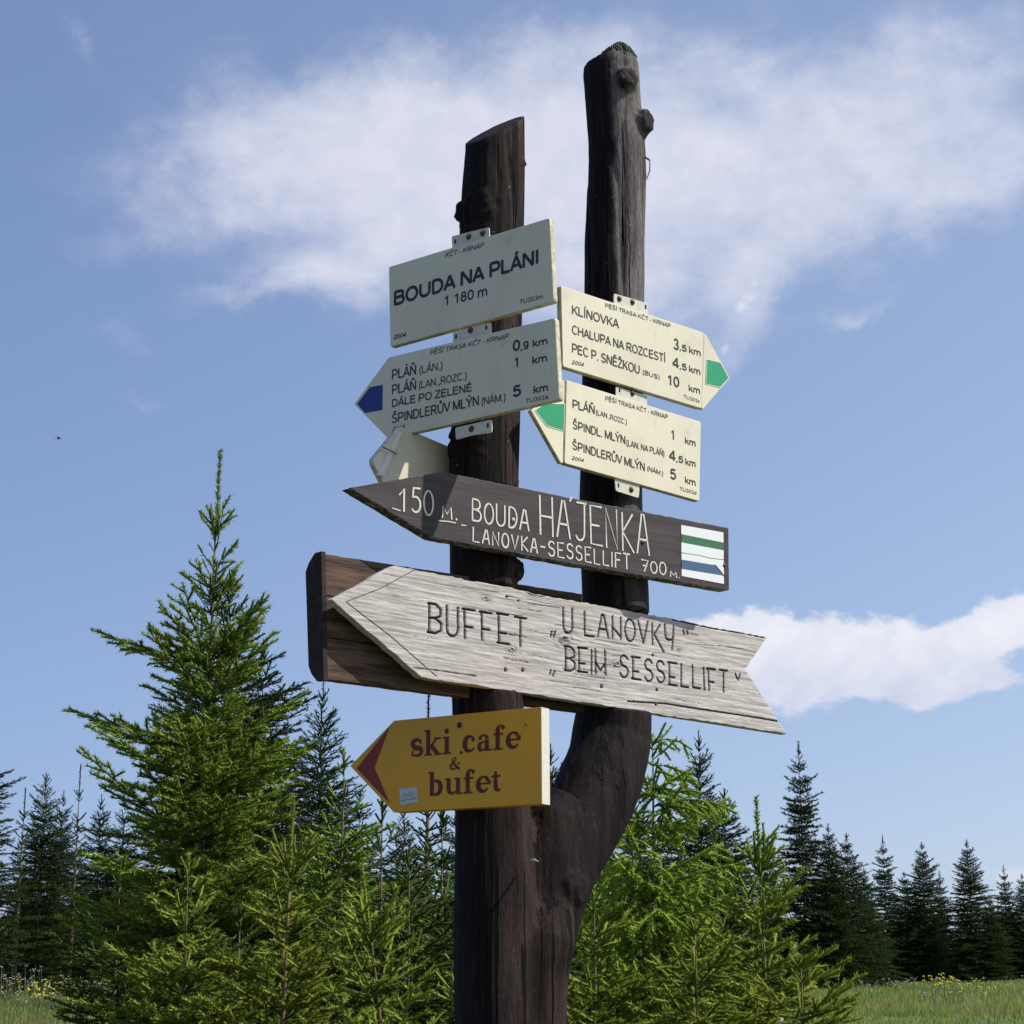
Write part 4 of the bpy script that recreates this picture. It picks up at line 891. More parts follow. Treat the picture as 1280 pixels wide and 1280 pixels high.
M_ND_NEAR = m_needles('spruce_needles', (.026, .056, .011), (.37, .47, .06), .27)
M_ND_SHADE = m_needles('shade_tinted_spruce_needles', (.020, .042, .010), (.14, .20, .04), .2)  # darker copy for the fill trees: shade between the crowns put into the colour
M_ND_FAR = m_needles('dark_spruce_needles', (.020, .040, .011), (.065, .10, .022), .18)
def m_bark():
    t = mat('spruce_bark'); n = t.noise(t.mapping(t.obj, scale=(1, 1, .4)), 60, 4)
    t.put(t.p.inputs['Base Color'], t.mix(n, (.10, .065, .035, 1), (.26, .17, .09, 1))); t.p.inputs['Roughness'].default_value = .85; bump(t, n, .5, .003); return t.mat
M_BARK = m_bark()

def grow(seed, H, R, leader=.4, gap=.22, nper=5, up0=62, up1=8, kup=1.2, droop=10, sdroop=0, tw_gap=.04, extra=(), fill=2, tw_len=.5, sub=True, step=.05, lean=(0, 0), zmin=0, base_bare=.1, whorl_jit=.35):
    """returns segment arrays for a spruce of height H; R(t) is the branch reach t metres below the top"""
    rnd = random.Random(seed); P0 = []; P1 = []; lev = []; fr = []
    def path(p, az, el, L, curve, st, level, f0, f1):
        n = max(1, int(round(L / st))); d = L / n; pts = [p]; dirs = []
        for i in range(n):
            e = radians(el + curve * (i + .5) / n); a = az + rnd.uniform(-.06, .06)
            v = (cos(e) * cos(a), cos(e) * sin(a), sin(e)); q = (p[0] + v[0] * d, p[1] + v[1] * d, p[2] + v[2] * d)
            P0.append(p); P1.append(q); lev.append(level); fr.append(f0 + (f1 - f0) * (i + .5) / n); p = q; pts.append(p); dirs.append((a, e))
        return pts, dirs
    def axis(z): k = (z / H) ** 1.5; return (lean[0] * k, lean[1] * k, z)
    # leader
    z = H - leader; p = axis(z)
    n = 8
    for i in range(n):
        a = axis(z + leader * i / n); b = axis(z + leader * (i + 1) / n); P0.append(a); P1.append(b); lev.append(1); fr.append(.7)
    zb = H - leader
    def branch(zz, L, az, el, curve, ee):
        pts, dirs = path(axis(zz), az, el, L, curve, step, 2, .0, 1.0); m = len(dirs)
        if L < .16: return
        s = base_bare * L; side = 1
        while s < L - .03:
            f = s / L * m; j = min(int(f), m - 1); q0 = pts[j]; q1 = pts[j + 1]; w = f - j
            pp = (q0[0] + (q1[0] - q0[0]) * w, q0[1] + (q1[1] - q0[1]) * w, q0[2] + (q1[2] - q0[2]) * w)
            lt = min(tw_len * (L - s) + .05, .42) * rnd.uniform(.7, 1.1); a, e = dirs[j]
            pts2, dirs2 = path(pp, a + side * radians(rnd.uniform(38, 56)), math.degrees(e) * .6 + rnd.uniform(-12, 8) - sdroop * .3, lt, -sdroop + rnd.uniform(-5, 10), step, 3, .15 + .4 * s / L, 1.0)
            if sub and lt > .11:
                s2 = .03; sd = 1; m2 = len(dirs2)
                while s2 < lt - .03:
                    f2 = s2 / lt * m2; j2 = min(int(f2), m2 - 1); r0 = pts2[j2]; r1 = pts2[j2 + 1]; w2 = f2 - j2
                    p3 = (r0[0] + (r1[0] - r0[0]) * w2, r0[1] + (r1[1] - r0[1]) * w2, r0[2] + (r1[2] - r0[2]) * w2); a2, e2 = dirs2[j2]
                    path(p3, a2 + sd * radians(50), math.degrees(e2) + rnd.uniform(-10, 5) - sdroop * .4, (.5 * (lt - s2) + .035) * rnd.uniform(.8, 1.1), -sdroop, .07, 4, .3 + .4 * s / L, 1.0)
                    sd = -sd; s2 += tw_gap * .9
            side = -side; s += tw_gap * .5 * rnd.uniform(.8, 1.3)
    for (t_, az_, L_, el_, cv_) in extra: branch(H - t_, L_, az_, el_, cv_, 1)
    while zb > zmin:
        t = H - zb; k = rnd.randint(nper - 1, nper + 1); a0 = rnd.uniform(0, 6.28); main = True
        for rep in range(fill + 1):
            if rep and t < leader + .25 and rep > 1: continue
            cnt = k if rep == 0 else rnd.randint(nper - 2, nper)
            for i in range(cnt):
                zz = zb if rep == 0 else zb - gap * (rep / (fill + 1) + rnd.uniform(-.12, .12))
                zz += rnd.uniform(-.02, .02)
                if zz < zmin: continue
                L = R(H - zz) * rnd.uniform(1 - whorl_jit, 1.08) * (1 if rep == 0 else rnd.uniform(.55, .9))
                az = a0 + 6.283 * i / cnt + rnd.uniform(-.3, .3) + rep * .5
                ee = math.exp(-(H - zz - leader) * kup); el = up1 + (up0 - up1) * ee + rnd.uniform(-7, 7)
                branch(zz, L, az, el, -droop * (1 - ee) + (25 if ee < .8 else 20) * (.3 + .7 * ee) + rnd.uniform(-8, 8), ee)
        zb -= gap * rnd.uniform(.8, 1.2) * (1 + .3 * (t < .8))
    return np.array(P0), np.array(P1), np.array(lev), np.array(fr)

def needle_mesh(name, segs, m, dens, ln, wd, seed=1, twig=.0016, inner=.25, brush=0):
    P0, P1, lev, fr = segs; rs = np.random.RandomState(seed)
    D = P1 - P0; L = np.linalg.norm(D, axis=1); L[L == 0] = 1e-6; D = D / L[:, None]
    rad0 = np.hypot(P0[:, 0], P0[:, 1])
    d = np.where(lev == 1, dens * 2.6, np.where(lev == 2, dens * np.where(rad0 < inner * .6, .15, .8), dens))
    cnt = np.floor(L * d + rs.rand(len(L))).astype(int); idx = np.repeat(np.arange(len(L)), cnt); n = len(idx)
    t = rs.rand(n)[:, None]; A = P0[idx] + (P1 - P0)[idx] * t; ax = D[idx]
    rv = rs.randn(n, 3); rv[:, 2] += .35; rv -= (rv * ax).sum(1)[:, None] * ax; rv /= np.linalg.norm(rv, axis=1)[:, None] + 1e-9
    an = np.radians(rs.uniform(38, 62, n))[:, None]; dr = np.cos(an) * ax + np.sin(an) * rv
    sd = np.cross(dr, rs.randn(n, 3)); sd /= np.linalg.norm(sd, axis=1)[:, None] + 1e-9
    l = (ln * rs.uniform(.75, 1.15, n))[:, None]; w = wd * .5
    V = np.stack([A - sd * w, A + sd * w, A + dr * l], 1).reshape(-1, 3); Fc = np.arange(n * 3).reshape(-1, 3)
    fresh = np.repeat(np.clip(fr[idx] + rs.uniform(-.2, .2, n), 0, 1) ** 2.3, 3)
    # bare twigs, three-sided
    up = np.array([.2, .1, 1.]); a = np.cross(D, up); a /= np.linalg.norm(a, axis=1)[:, None] + 1e-9; b = np.cross(D, a)
    tr = np.where(lev <= 2, 1.7, np.where(lev == 3, 1.0, .8))[:, None] * twig
    green = (lev >= 3) | (lev == 1) | ((lev == 2) & (fr > .5))
    if brush: tr = np.where(green[:, None], brush, tr)        # the needle-clad shoot reads as a soft brush
    ring = [a * cos(w_) + b * sin(w_) for w_ in (0, 2.094, 4.189)]
    Vt = np.stack([P0 + r_ * tr for r_ in ring] + [P1 + r_ * tr * .8 for r_ in ring], 1).reshape(-1, 3)
    bi = (np.arange(len(L)) * 6)[:, None, None] + n * 3
    pat = np.array([[0, 1, 4], [0, 4, 3], [1, 2, 5], [1, 5, 4], [2, 0, 3], [2, 3, 5]])[None]
    Ft = (bi + pat).reshape(-1, 3)
    V = np.concatenate([V, Vt]); Fc = np.concatenate([Fc, Ft]); fresh = np.concatenate([fresh, np.repeat(np.where(green, np.clip(fr, 0, 1) ** 1.6 * .8, .1) if brush else np.full(len(L), .15), 6)])
    return np_mesh(name, V, Fc, m, False, {'fresh': fresh})
def trunk_mesh(H, r0, lean=(0, 0), leader=.4):
    mb = MB(); pts = []; rad = []
    for i in range(22):
        z = (H - leader * .75) * i / 21; k = (z / H) ** 1.5; pts.append((lean[0] * k + .004 * vnoise(z * 3, 1, 2), lean[1] * k, z)); rad.append(.0018 + r0 * max(0, (H - z - leader * .7) / H) ** .9)
    mb.tube(pts, rad, 8)
    me = bpy.data.meshes.new('trunk'); me.from_pydata(mb.v, [], mb.f); me.materials.append(M_BARK)
    me.polygons.foreach_set('use_smooth', np.ones(len(me.polygons), dtype=bool)); return me
def place_tree(name, px, py, D, label, group, crown, trunk, H0, cat='tree', rz=0):
    top = at(px, py, D); gz = float(ground(top[0], D)) - .05; H = top[2] - gz
    r = empty(name, (top[0], D, gz), rz, label, cat, group); s = H / H0; j_ = 1 + .22 * float(vnoise(px * .37, py * .21, rz)); r.scale = (s * j_, s * j_ * (1 + .12 * float(vnoise(px * .5, 3, rz))), s)
    link('trunk', trunk, r); link('crown', crown, r); return r
def tree_H(px, py, D):
    top = at(px, py, D); return float(top[2] - (float(ground(top[0], D)) - .05))
NTRI = []
G_NEAR = 'young spruces around the signpost'
def near_tree(px, py, D, label, seed, Rk=.48, Rmax=.85, dens=420, pw=.9, rmin=.02, ln=.020, wd=.0056, name='spruce_tree', zvis=1.0, r0=.03, rz=0, fresh=0, dark=False, **kw):
    H = tree_H(px, py, D)
    # only the storeys that can come into view are grown: nothing below a metre under the frame's lower edge
    zlow = float((at(px, 1280, D)[2] - .75)) - (float(at(px, py, D)[2]) - H); zlow = max(.1, zlow)
    leader = kw.get('leader', .4)
    segs = grow(seed, H, lambda t: min(Rk * t ** pw + rmin, Rmax), zmin=zlow, **kw)
    if fresh: segs = (segs[0], segs[1], segs[2], np.clip(segs[3] + fresh, 0, 1.2))
    cm = needle_mesh('crown', segs, M_ND_SHADE if dark else M_ND_NEAR, dens, ln, wd, seed, brush=.0056); NTRI.append((label[:20], len(cm.polygons)))
    tm = trunk_mesh(H, r0, kw.get('lean', (0, 0)), leader)
    ln_ = kw.get('lean', (0, 0)); top = at(px, py, D); gz = top[2] - H
    r = empty(name, (top[0] - ln_[0], D - ln_[1], gz), 0, label, 'tree', G_NEAR); link('trunk', tm, r); link('crown', cm, r)
    return r
near_tree(275, 563, 8.5, 'tallest young spruce on the left, its long bare leader rising against the sky', 11, .35, .78, 400, pw=1.15, ln=.023, wd=.0056, leader=.40, gap=.22, up0=66, kup=1.1, up1=10, r0=.024, lean=(.02, 0), tw_gap=.082, nper=6, whorl_jit=.5,
    extra=((.41, .2, .17, 68, 25), (.42, 3.3, .17, 70, 22), (.41, 1.2, .14, 66, 20), (.43, -1.4, .15, 66, 25), (.42, 2.5, .15, 68, 20), (.55, .1, .17, 45, 15), (.56, 3.2, .14, 48, 15), (.60, -.9, .16, 45, 15), (.62, 2.4, .15, 50, 10), (1.0, 3.0, .58, 12, 12), (1.02, 2.7, .40, 30, 10), (1.36, 3.15, .64, 8, 14), (1.38, 3.5, .5, 5, 10), (1.05, .1, .40, 55, -5), (1.0, -.4, .42, 48, -5), (.72, 0.2, .22, 60, 0), (.70, 3.0, .20, 40, 0), (1.6, .2, .55, 25, 8)))
near_tree(367, 1003, 6.9, 'spruce sapling with a thin upright leader and brown stem left of the post', 12, .55, .42, 360, leader=.26, gap=.15, up0=50, kup=2.2, up1=15, r0=.014, lean=(.03, 0), fresh=0.2, tw_gap=.088, extra=((.27, 2.6, .18, 35, -10), (.27, .3, .12, 50, 0)))
near_tree(452, 1080, 6.4, 'spruce sapling with a leaning brown stem just left of the yellow sign', 13, .6, .38, 360, leader=.26, gap=.15, up0=48, kup=2.2, up1=15, r0=.012, lean=(-.14, 0), fresh=0.2, tw_gap=.088)
near_tree(236, 1068, 7.0, 'small bright spruce sapling in front of the tallest young spruce', 14, .65, .36, 380, leader=.08, gap=.14, up0=50, kup=2.5, up1=12, r0=.011, fresh=0.2, tw_gap=.088)
near_tree(585, 1175, 6.3, 'low spruce sapling partly hidden behind the foot of the post', 15, .7, .42, 360, leader=.06, gap=.13, up0=45, kup=2.5, up1=12, r0=.010, fresh=0.12, tw_gap=.088)
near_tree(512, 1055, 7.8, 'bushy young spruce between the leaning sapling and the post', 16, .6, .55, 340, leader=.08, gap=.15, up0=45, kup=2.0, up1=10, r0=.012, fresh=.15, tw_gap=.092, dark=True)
near_tree(815, 918, 7.4, 'light green young spruce with drooping shoots right of the post', 21, .50, .55, 420, pw=.8, rmin=.10, leader=.04, gap=.13, up0=32, kup=1.6, up1=5, sdroop=34, droop=28, r0=.014, lean=(.01, 0), fresh=0.3, tw_gap=.092,
    extra=((.03, .1, .17, 25, -70), (.06, .9, .14, 25, -75), (.12, .3, .20, 10, -60), (.30, .2, .30, 25, -50), (.28, -.3, .34, 22, -55)))
near_tree(945, 996, 7.0, 'young spruce with a cluster of tall upright leaders right of the drooping one', 22, .52, .50, 400, leader=.27, gap=.16, up0=55, kup=2.4, up1=12, r0=.014, lean=(-.02, 0), fresh=0.15, tw_gap=.092,
    extra=((.27, 3.1, .15, 70, 30), (.28, .2, .16, 62, 45), (.27, -.8, .18, 66, 35), (.29, 2.4, .12, 60, 40)))
near_tree(742, 1100, 7.0, 'low bright spruce close behind the right side of the post', 23, .7, .48, 380, leader=.06, gap=.13, up0=42, kup=2, up1=8, r0=.010, fresh=0.18, tw_gap=.088)
near_tree(868, 1150, 6.5, 'low spreading spruce in front of the drooping young spruce', 24, .85, .50, 380, leader=.05, gap=.12, up0=40, kup=2.5, up1=8, r0=.010, fresh=0.18, tw_gap=.088, sdroop=15)
near_tree(1000, 1195, 6.5, 'lowest spruce sapling at the right edge of the young trees', 25, 1.0, .36, 380, leader=.05, gap=.11, up0=35, kup=2.5, up1=6, r0=.009, fresh=0.15, tw_gap=.088)
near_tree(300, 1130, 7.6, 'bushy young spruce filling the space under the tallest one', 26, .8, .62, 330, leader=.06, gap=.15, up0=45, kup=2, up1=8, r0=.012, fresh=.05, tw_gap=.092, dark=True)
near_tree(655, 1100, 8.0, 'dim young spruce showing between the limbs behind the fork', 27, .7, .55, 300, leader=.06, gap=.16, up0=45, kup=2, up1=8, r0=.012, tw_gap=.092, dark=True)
near_tree(430, 935, 9.0, 'light-tipped young spruce between the tallest one and the yellow sign', 28, .5, .62, 320, leader=.06, gap=.17, up0=45, kup=1.6, up1=10, r0=.014, fresh=0.12, tw_gap=.085)

near_tree(478, 1000, 8.6, 'young spruce whose top meets the lower edge of the yellow sign', 29, .6, .60, 380, leader=.05, gap=.15, up0=45, kup=1.8, up1=8, r0=.012, fresh=.1, tw_gap=.092, dark=True)
near_tree(553, 1012, 8.8, 'young spruce between the yellow sign and the left edge of the post', 30, .6, .60, 380, leader=.05, gap=.15, up0=45, kup=1.8, up1=8, r0=.012, fresh=.1, tw_gap=.092, dark=True)
near_tree(150, 1090, 9.4, 'dark low spruce at the left foot of the tallest young spruce', 31, .7, .75, 340, leader=.06, gap=.17, up0=45, kup=1.8, up1=5, r0=.012, tw_gap=.085, dark=True)
near_tree(790, 985, 8.8, 'young spruce just behind the drooping one, close to the post', 32, .6, .60, 360, leader=.06, gap=.16, up0=45, kup=1.8, up1=8, r0=.012, fresh=.15, tw_gap=.092, dark=True)
near_tree(895, 1040, 8.4, 'young spruce between the drooping one and the one with tall leaders', 34, .65, .60, 360, leader=.06, gap=.16, up0=45, kup=1.8, up1=8, r0=.012, fresh=.15, tw_gap=.092, dark=True)

# shared meshes for the trees further off
def variant(seed, H, Rk, Rmax, dens, ln, wd, m, **kw):
    segs = grow(seed, H, lambda t: min(Rk * t ** .85 + .03, Rmax), **kw)
    cm = needle_mesh('crown', segs, m, dens, ln, wd, seed, twig=.004, inner=.2); NTRI.append(('variant', len(cm.polygons)))
    return cm, trunk_mesh(H, .03), H
MID = [variant(41, 3.2, .52, 1.0, 85, .034, .0095, M_ND_FAR, leader=.14, gap=.17, nper=7, up0=45, kup=1.3, up1=0, droop=6, tw_gap=.10, sub=True, whorl_jit=0.5, step=.08),
       variant(42, 3.2, .44, .85, 90, .032, .0095, M_ND_FAR, leader=.18, gap=.18, nper=7, up0=50, kup=1.1, up1=4, droop=10, tw_gap=.10, sub=True, whorl_jit=0.6, step=.08),
       variant(43, 3.0, .56, 1.1, 80, .034, .0095, M_ND_FAR, leader=.10, gap=.16, nper=7, up0=42, kup=1.5, up1=-4, droop=4, tw_gap=.11, sub=True, whorl_jit=0.5, step=.08)]
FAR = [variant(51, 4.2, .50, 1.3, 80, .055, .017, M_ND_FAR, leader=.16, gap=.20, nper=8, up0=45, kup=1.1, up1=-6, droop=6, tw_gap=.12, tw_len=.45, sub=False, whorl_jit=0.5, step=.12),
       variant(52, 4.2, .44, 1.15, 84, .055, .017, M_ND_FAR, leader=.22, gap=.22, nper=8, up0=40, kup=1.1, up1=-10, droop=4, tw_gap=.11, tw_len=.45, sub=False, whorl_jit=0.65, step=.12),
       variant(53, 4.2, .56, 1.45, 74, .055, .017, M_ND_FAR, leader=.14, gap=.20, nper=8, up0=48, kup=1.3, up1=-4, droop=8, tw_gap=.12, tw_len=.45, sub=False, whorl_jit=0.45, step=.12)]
THIN = variant(61, 2.6, .16, .35, 120, .026, .008, M_ND_FAR, leader=.35, gap=.2, nper=5, up0=40, kup=1.0, up1=15, tw_gap=.09, sub=False, step=.06)
G_MID = 'dark spruces behind the young trees'
for px, py, D, k, rz, lab in (
    (-34, 868, 20, 0, .3, 'dark spruce cut off by the left edge of the picture'),
    (58, 966, 23, 0, 1.2, 'pointed conical spruce at far left beside the cut-off one'),
    (80, 988, 24, 1, 2.2, 'narrow dark spruce just right of the pointed conical one'),
    (127, 993, 22, 1, .7, 'dark spruce top just left of the tallest young spruce branches'),
    (157, 998, 18, 2, 3.9, 'broad dark spruce tucked behind the left branches of the tallest young spruce'),
    (290, 712, 12.5, 0, 2.6, 'dense dark spruce directly behind the tallest young spruce'),
    (330, 800, 13.5, 2, 4.4, 'dark spruce whose right flank shows behind the tallest young spruce'),
    (404, 853, 17, 1, .2, 'slim dark spruce standing free below the end of the plank panel'),
    (450, 985, 14, 2, 1.9, 'bushy dark spruce behind the arrow tip of the yellow sign'),
    (505, 1010, 15, 0, 3.1, 'dark spruce whose top is hidden by the yellow sign'),
    (570, 1000, 16, 2, 5.1, 'dark spruce behind the left side of the post'),
    (688, 930, 17, 1, 1.1, 'dark spruce top peeping out right of the yellow sign'),
    (735, 1010, 14, 2, 2.3, 'dark spruce hidden behind the curve of the right limb'),
    (790, 1000, 16, 0, 4.0, 'dark spruce behind the drooping young spruce'),
    (873, 913, 19, 1, .9, 'tall dark spruce right of the post with a narrow pointed top'),
    (905, 985, 18, 0, 2.9, 'shorter dark spruce at the right shoulder of the narrow pointed one'),
    (838, 1010, 17, 2, 1.4, 'shorter dark spruce at the left shoulder of the narrow pointed one')):
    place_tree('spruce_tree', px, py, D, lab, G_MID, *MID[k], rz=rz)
place_tree('spruce_tree', 101, 955, 21, 'thin bare-topped spruce sapling silhouetted at far left', G_MID, *THIN)
place_tree('spruce_tree', 32, 985, 22, 'thinnest sapling top left of the pointed conical spruce', G_MID, *THIN, rz=2)
place_tree('spruce_tree', 536, 862, 13, 'wispy spruce top showing between the grey board and the yellow sign', G_MID, *THIN, rz=1)
G_FAR = 'dark spruces along the far edge of the meadow'
for px, py, D, k, rz, lab in (
    (998, 928, 26, 1, .4, 'tallest dark spruce right of the young trees, with a jagged open top'),
    (1035, 1030, 26, 0, 1.4, 'dark spruce leaning against the right side of the jagged-topped one'),
    (1058, 1042, 27, 2, 2.4, 'bushy spruce at the left end of the meadow edge'),
    (1080, 1085, 28, 0, 3.3, 'short spruce at the right foot of the bushy one'),
    (960, 1050, 27, 2, 5.0, 'dark spruce at the left foot of the jagged-topped one'),
    (1103, 1045, 38, 1, 1.0, 'first spire-like spruce along the meadow edge, counted from the left'),
    (1130, 1090, 39, 2, 2.2, 'lower spruce between the first and second spires of the meadow edge'),
    (1152, 1053, 38, 0, 3.6, 'second spire-like spruce along the meadow edge'),
    (1174, 1088, 38.5, 1, 4.9, 'lower spruce close against the second spire of the meadow edge'),
    (1208, 1050, 37, 0, 5.6, 'third and broadest spire-like spruce along the meadow edge'),
    (1236, 1118, 37, 2, .8, 'low spruce at the right foot of the broadest spire'),
    (1254, 1082, 40, 1, 1.9, 'slender spruce near the right edge of the picture'),
    (1277, 1092, 40, 0, 2.8, 'spruce cut by the right edge of the picture'),
    (1310, 1075, 39, 2, 4.1, 'spruce just beyond the right edge of the meadow view')):
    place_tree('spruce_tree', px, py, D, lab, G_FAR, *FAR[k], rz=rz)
rnd = random.Random(33); k = 0
for px in list(range(-60, 215, 26)) + list(range(1030, 1380, 20)):
    D = rnd.uniform(42, 52); py = rnd.uniform(1122, 1175) if px > 1040 else rnd.uniform(1060, 1130)
    side = 'right' if px > 1040 else ('left' if px < 200 else 'middle')
    place_tree('spruce_tree', px + rnd.uniform(-14, 14), py, D, {'right': 'distant low spruce filling the gaps behind the meadow-edge spires', 'left': 'distant spruce in the dark wood at far left', 'middle': 'distant spruce in the wood hidden behind the young trees'}[side],
        {'right': 'back row of spruces behind the meadow edge', 'left': 'back row of spruces at far left', 'middle': 'back row of spruces behind the young trees'}[side], *FAR[k % 3], rz=rnd.uniform(0, 6)); k += 1

segs = grow(77, 2.6, lambda t: min(.5 * t ** .9 + .05, .9), leader=.1, gap=.30, nper=6, fill=1, up0=45, kup=1.2, up1=-5, droop=5, tw_gap=.34, tw_len=.45, sub=False, step=.2)
cm = needle_mesh('crown', segs, M_ND_FAR, 34, .11, .055, 77, twig=.006, inner=.2); n = len(cm.vertices); cv = np.empty(n * 3, dtype=np.float32); cm.vertices.foreach_get('co', cv); cv = cv.reshape(-1, 3)
nf = len(cm.polygons); cf = np.empty(nf * 3, dtype=np.int32); cm.loops.foreach_get('vertex_index', cf); cf = cf.reshape(-1, 3); ca = np.empty(n, dtype=np.float32); cm.attributes['fresh'].data.foreach_get('value', ca)
VV_ = []; FF_ = []; rs = np.random.RandomState(9); cnt_ = 0
for row in range(2):
    for i in range(62):
        y = rs.uniform(56, 64) + row * 12; x = (i / 61 - .5) * 1.15 * y + rs.uniform(-.3, .3); a = rs.rand() * 6.28; s_ = rs.uniform(.78, 1.08) * (1 + .12 * row)
        M_ = np.array([[cos(a), -sin(a), 0], [sin(a), cos(a), 0], [0, 0, 1]]) * s_; M_[2, 2] *= .95
        VV_.append(cv @ M_.T + np.array([x, y, float(ground(x, y)) - .1])); FF_.append(cf + cnt_ * n); cnt_ += 1
NTRI.append(('mass', nf * cnt_))
tag(link('distant_forest', np_mesh('distant_forest', np.concatenate(VV_), np.concatenate(FF_), M_ND_FAR, False, {'fresh': np.tile(ca, cnt_)})), 'dark mass of low distant spruces closing the view behind the meadow', 'forest', kind='stuff')

# ------------------------------------------------------------------ meadow grass and flowers
def m_grass():
    t = mat('meadow_grass'); a = t.node('ShaderNodeAttribute', attribute_name='tone').outputs['Fac']
    c = t.mix(a, (.10, .19, .022, 1), (.40, .48, .09, 1)); c = t.mix(t.ramp(a, .82, .95), c, (.30, .24, .12, 1))
    t.put(t.p.inputs['Base Color'], c); t.p.inputs['Roughness'].default_value = .6
    tr = t.node('ShaderNodeBsdfTranslucent'); t.put(tr.inputs[0], c); mx = t.node('ShaderNodeMixShader'); mx.inputs[0].default_value = .35
    t.l.new(t.p.outputs[0], mx.inputs[1]); t.l.new(tr.outputs[0], mx.inputs[2]); t.l.new(mx.outputs[0], t.out.inputs[0]); return t.mat
rs = np.random.RandomState(5)
n = 120000; gyv = 14 + 33 * rs.rand(n) ** 1.2; side = rs.rand(n)
ta = np.where(side < .27, rs.uniform(-.31, -.17, n), np.where(side < .87, rs.uniform(.12, .31, n), rs.uniform(-.17, .12, n)))
gxv = ta * gyv; gz = ground(gxv, gyv); tuft = fbm3(gxv * 1.1, gyv * .9, 2.)
hh = (.022 + .045 * rs.rand(n)) * (1 + .8 * np.clip(tuft, -1, 1)); az = rs.rand(n) * 6.28; ln_ = rs.uniform(.1, .6, n) * hh; wv = .004 + gyv * .00012
cx, cy = np.cos(az), np.sin(az); bx, by = rs.uniform(-1, 1, n), rs.uniform(-.3, .3, n)
V = np.stack([np.stack([gxv - bx * wv, gyv - by * wv, gz - .01], 1), np.stack([gxv + bx * wv, gyv + by * wv, gz - .01], 1), np.stack([gxv + cx * ln_, gyv + cy * ln_, gz + hh], 1)], 1).reshape(-1, 3)
tone = np.repeat(np.clip(.5 + .45 * tuft + .25 * fbm3(gxv * 3.5, gyv * 2.5, 8.) + rs.uniform(-.3, .3, n), 0, 1), 3)
tag(link('meadow_grass', np_mesh('meadow_grass', V, np.arange(3 * n).reshape(-1, 3), m_grass(), False, {'tone': tone})), 'short summer grass covering the meadow', 'grass', kind='stuff')
M_FY = plain('yellow_petals', (.62, .50, .03), .6); M_FW = plain('pale_seed_heads', (.45, .36, .33), .8); M_ST = plain('flower_stem', (.08, .12, .03), .7)
def clump(px, py, D, n, spread, m, part, label, group, hmin=.12, hmax=.28, r=.011, seed=1):
    rnd = random.Random(seed); c = at(px, py, D); gz = float(ground(c[0], D)); root = empty('flower_clump', (c[0], D, gz), 0, label, 'flowers', group); st = MB(); fl = MB()
    for i in range(n):
        x, y = rnd.gauss(0, spread), rnd.gauss(0, spread); z0 = float(ground(c[0] + x, D + y)) - gz; h_ = rnd.uniform(hmin, hmax)
        st.tube([(x, y, z0 - .01), (x + .01, y, z0 + h_ * .5), (x + rnd.uniform(-.02, .02), y, z0 + h_)], .002, 4); p = st.v[-1]
        for j in range(3): fl.ball((x + rnd.uniform(-.018, .018), y + rnd.uniform(-.015, .015), z0 + h_ + rnd.uniform(-.012, .012)), r * rnd.uniform(.7, 1.1), (1, 1, .6), 6, 4)
    tag(st.build('stem', M_ST, root), kind='stuff'); tag(fl.build(part, m, root), kind='stuff')
clump(45, 1252, 16.5, 22, .10, M_FY, 'flower_head', 'yellow wildflower clump at lower left, nearer the picture edge', 'yellow wildflower clumps in the meadow', seed=1)
clump(77, 1258, 16, 16, .08, M_FY, 'flower_head', 'yellow wildflower clump at lower left, nearer the spruce', 'yellow wildflower clumps in the meadow', seed=2)
clump(1183, 1250, 20, 22, .14, M_FY, 'flower_head', 'yellow wildflower clump in the meadow at lower right', 'yellow wildflower clumps in the meadow', seed=3)
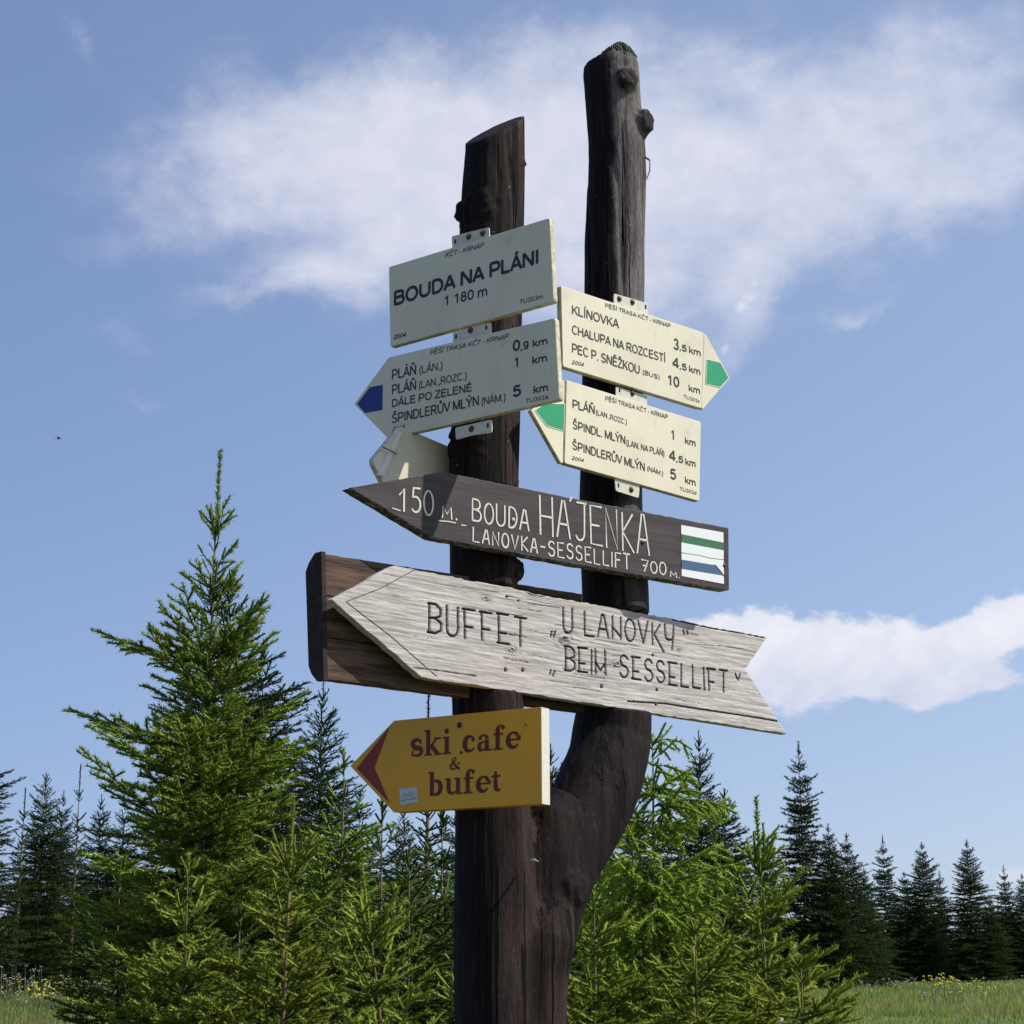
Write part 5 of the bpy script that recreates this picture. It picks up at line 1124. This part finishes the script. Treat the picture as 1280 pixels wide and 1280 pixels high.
for i, (px, py, D) in enumerate(((20, 1246, 17), (38, 1236, 20), (8, 1262, 16), (95, 1268, 15.6), (60, 1270, 15.7))):
    clump(px, py, D, 26, .3, M_FW, 'seed_head', 'thin stems with pale pinkish seed heads in the lower left meadow', 'pale seed heads in the lower left meadow', .18, .34, .007, 10 + i)

for i, (px, py, D) in enumerate(((1120, 1243, 22), (1225, 1246, 21), (1262, 1256, 19), (1150, 1262, 18.5))):
    clump(px, py, D, 30, .4, M_FW, 'seed_head', 'thin stems with pale seed heads in the lower right meadow', 'pale seed heads in the lower right meadow', .10, .2, .007, 30 + i)
clump(1212, 1262, 18.6, 14, .16, M_FY, 'flower_head', 'small yellow wildflower clump in the lower right meadow, nearest the camera', 'yellow wildflower clumps in the meadow', seed=5)

# short grey stake with a wire at the lower right
c = at(975, 1272, 6.2); gz = float(ground(c[0], 6.2))
root = empty('wire_stake', (c[0], 6.2, gz), 0, 'top of a short pale wired stake at the bottom right', 'stake')
MB().tube([(0, 0, 0), (.003, 0, (c[2] - gz) * .5), (0, 0, c[2] - gz)], [.011, .011, .010], 8).build('stake', plain('pale_weathered_stake', (.40, .41, .38), .8), root)
e = at(1013, 1269, 6.0) - np.array([c[0], 6.2, gz]); MB().tube([(0, 0, c[2] - gz - .012), (e[0] * .5, e[1] * .5, c[2] - gz - .005), tuple(e)], .0016, 6).build('wire', plain('pale_wire', (.4, .4, .38), .5), root)
# a tiny bird far up on the left
c = at(73.5, 548, 60); b = MB(); b.ball((0, 0, 0), .035, (2.2, 1, .8), 8, 6); b.add([(-.02, 0, .02), (.06, 0, .02), (.0, .16, .02), (-.05, .15, .02), (0, -.16, .02), (-.05, -.15, .02)], [(0, 1, 2, 3), (0, 1, 4, 5)]); b.add([(-.1, .03, 0), (-.1, -.03, 0), (-.2, 0, .01)], [(0, 1, 2)])
bd = b.build('bird', plain('dark_plumage', (.1, .08, .07)), None, True, c); tag(bd, 'tiny distant bird gliding in the blue sky at left', 'bird')
print('TRIS', NTRI, sum(n for _, n in NTRI))
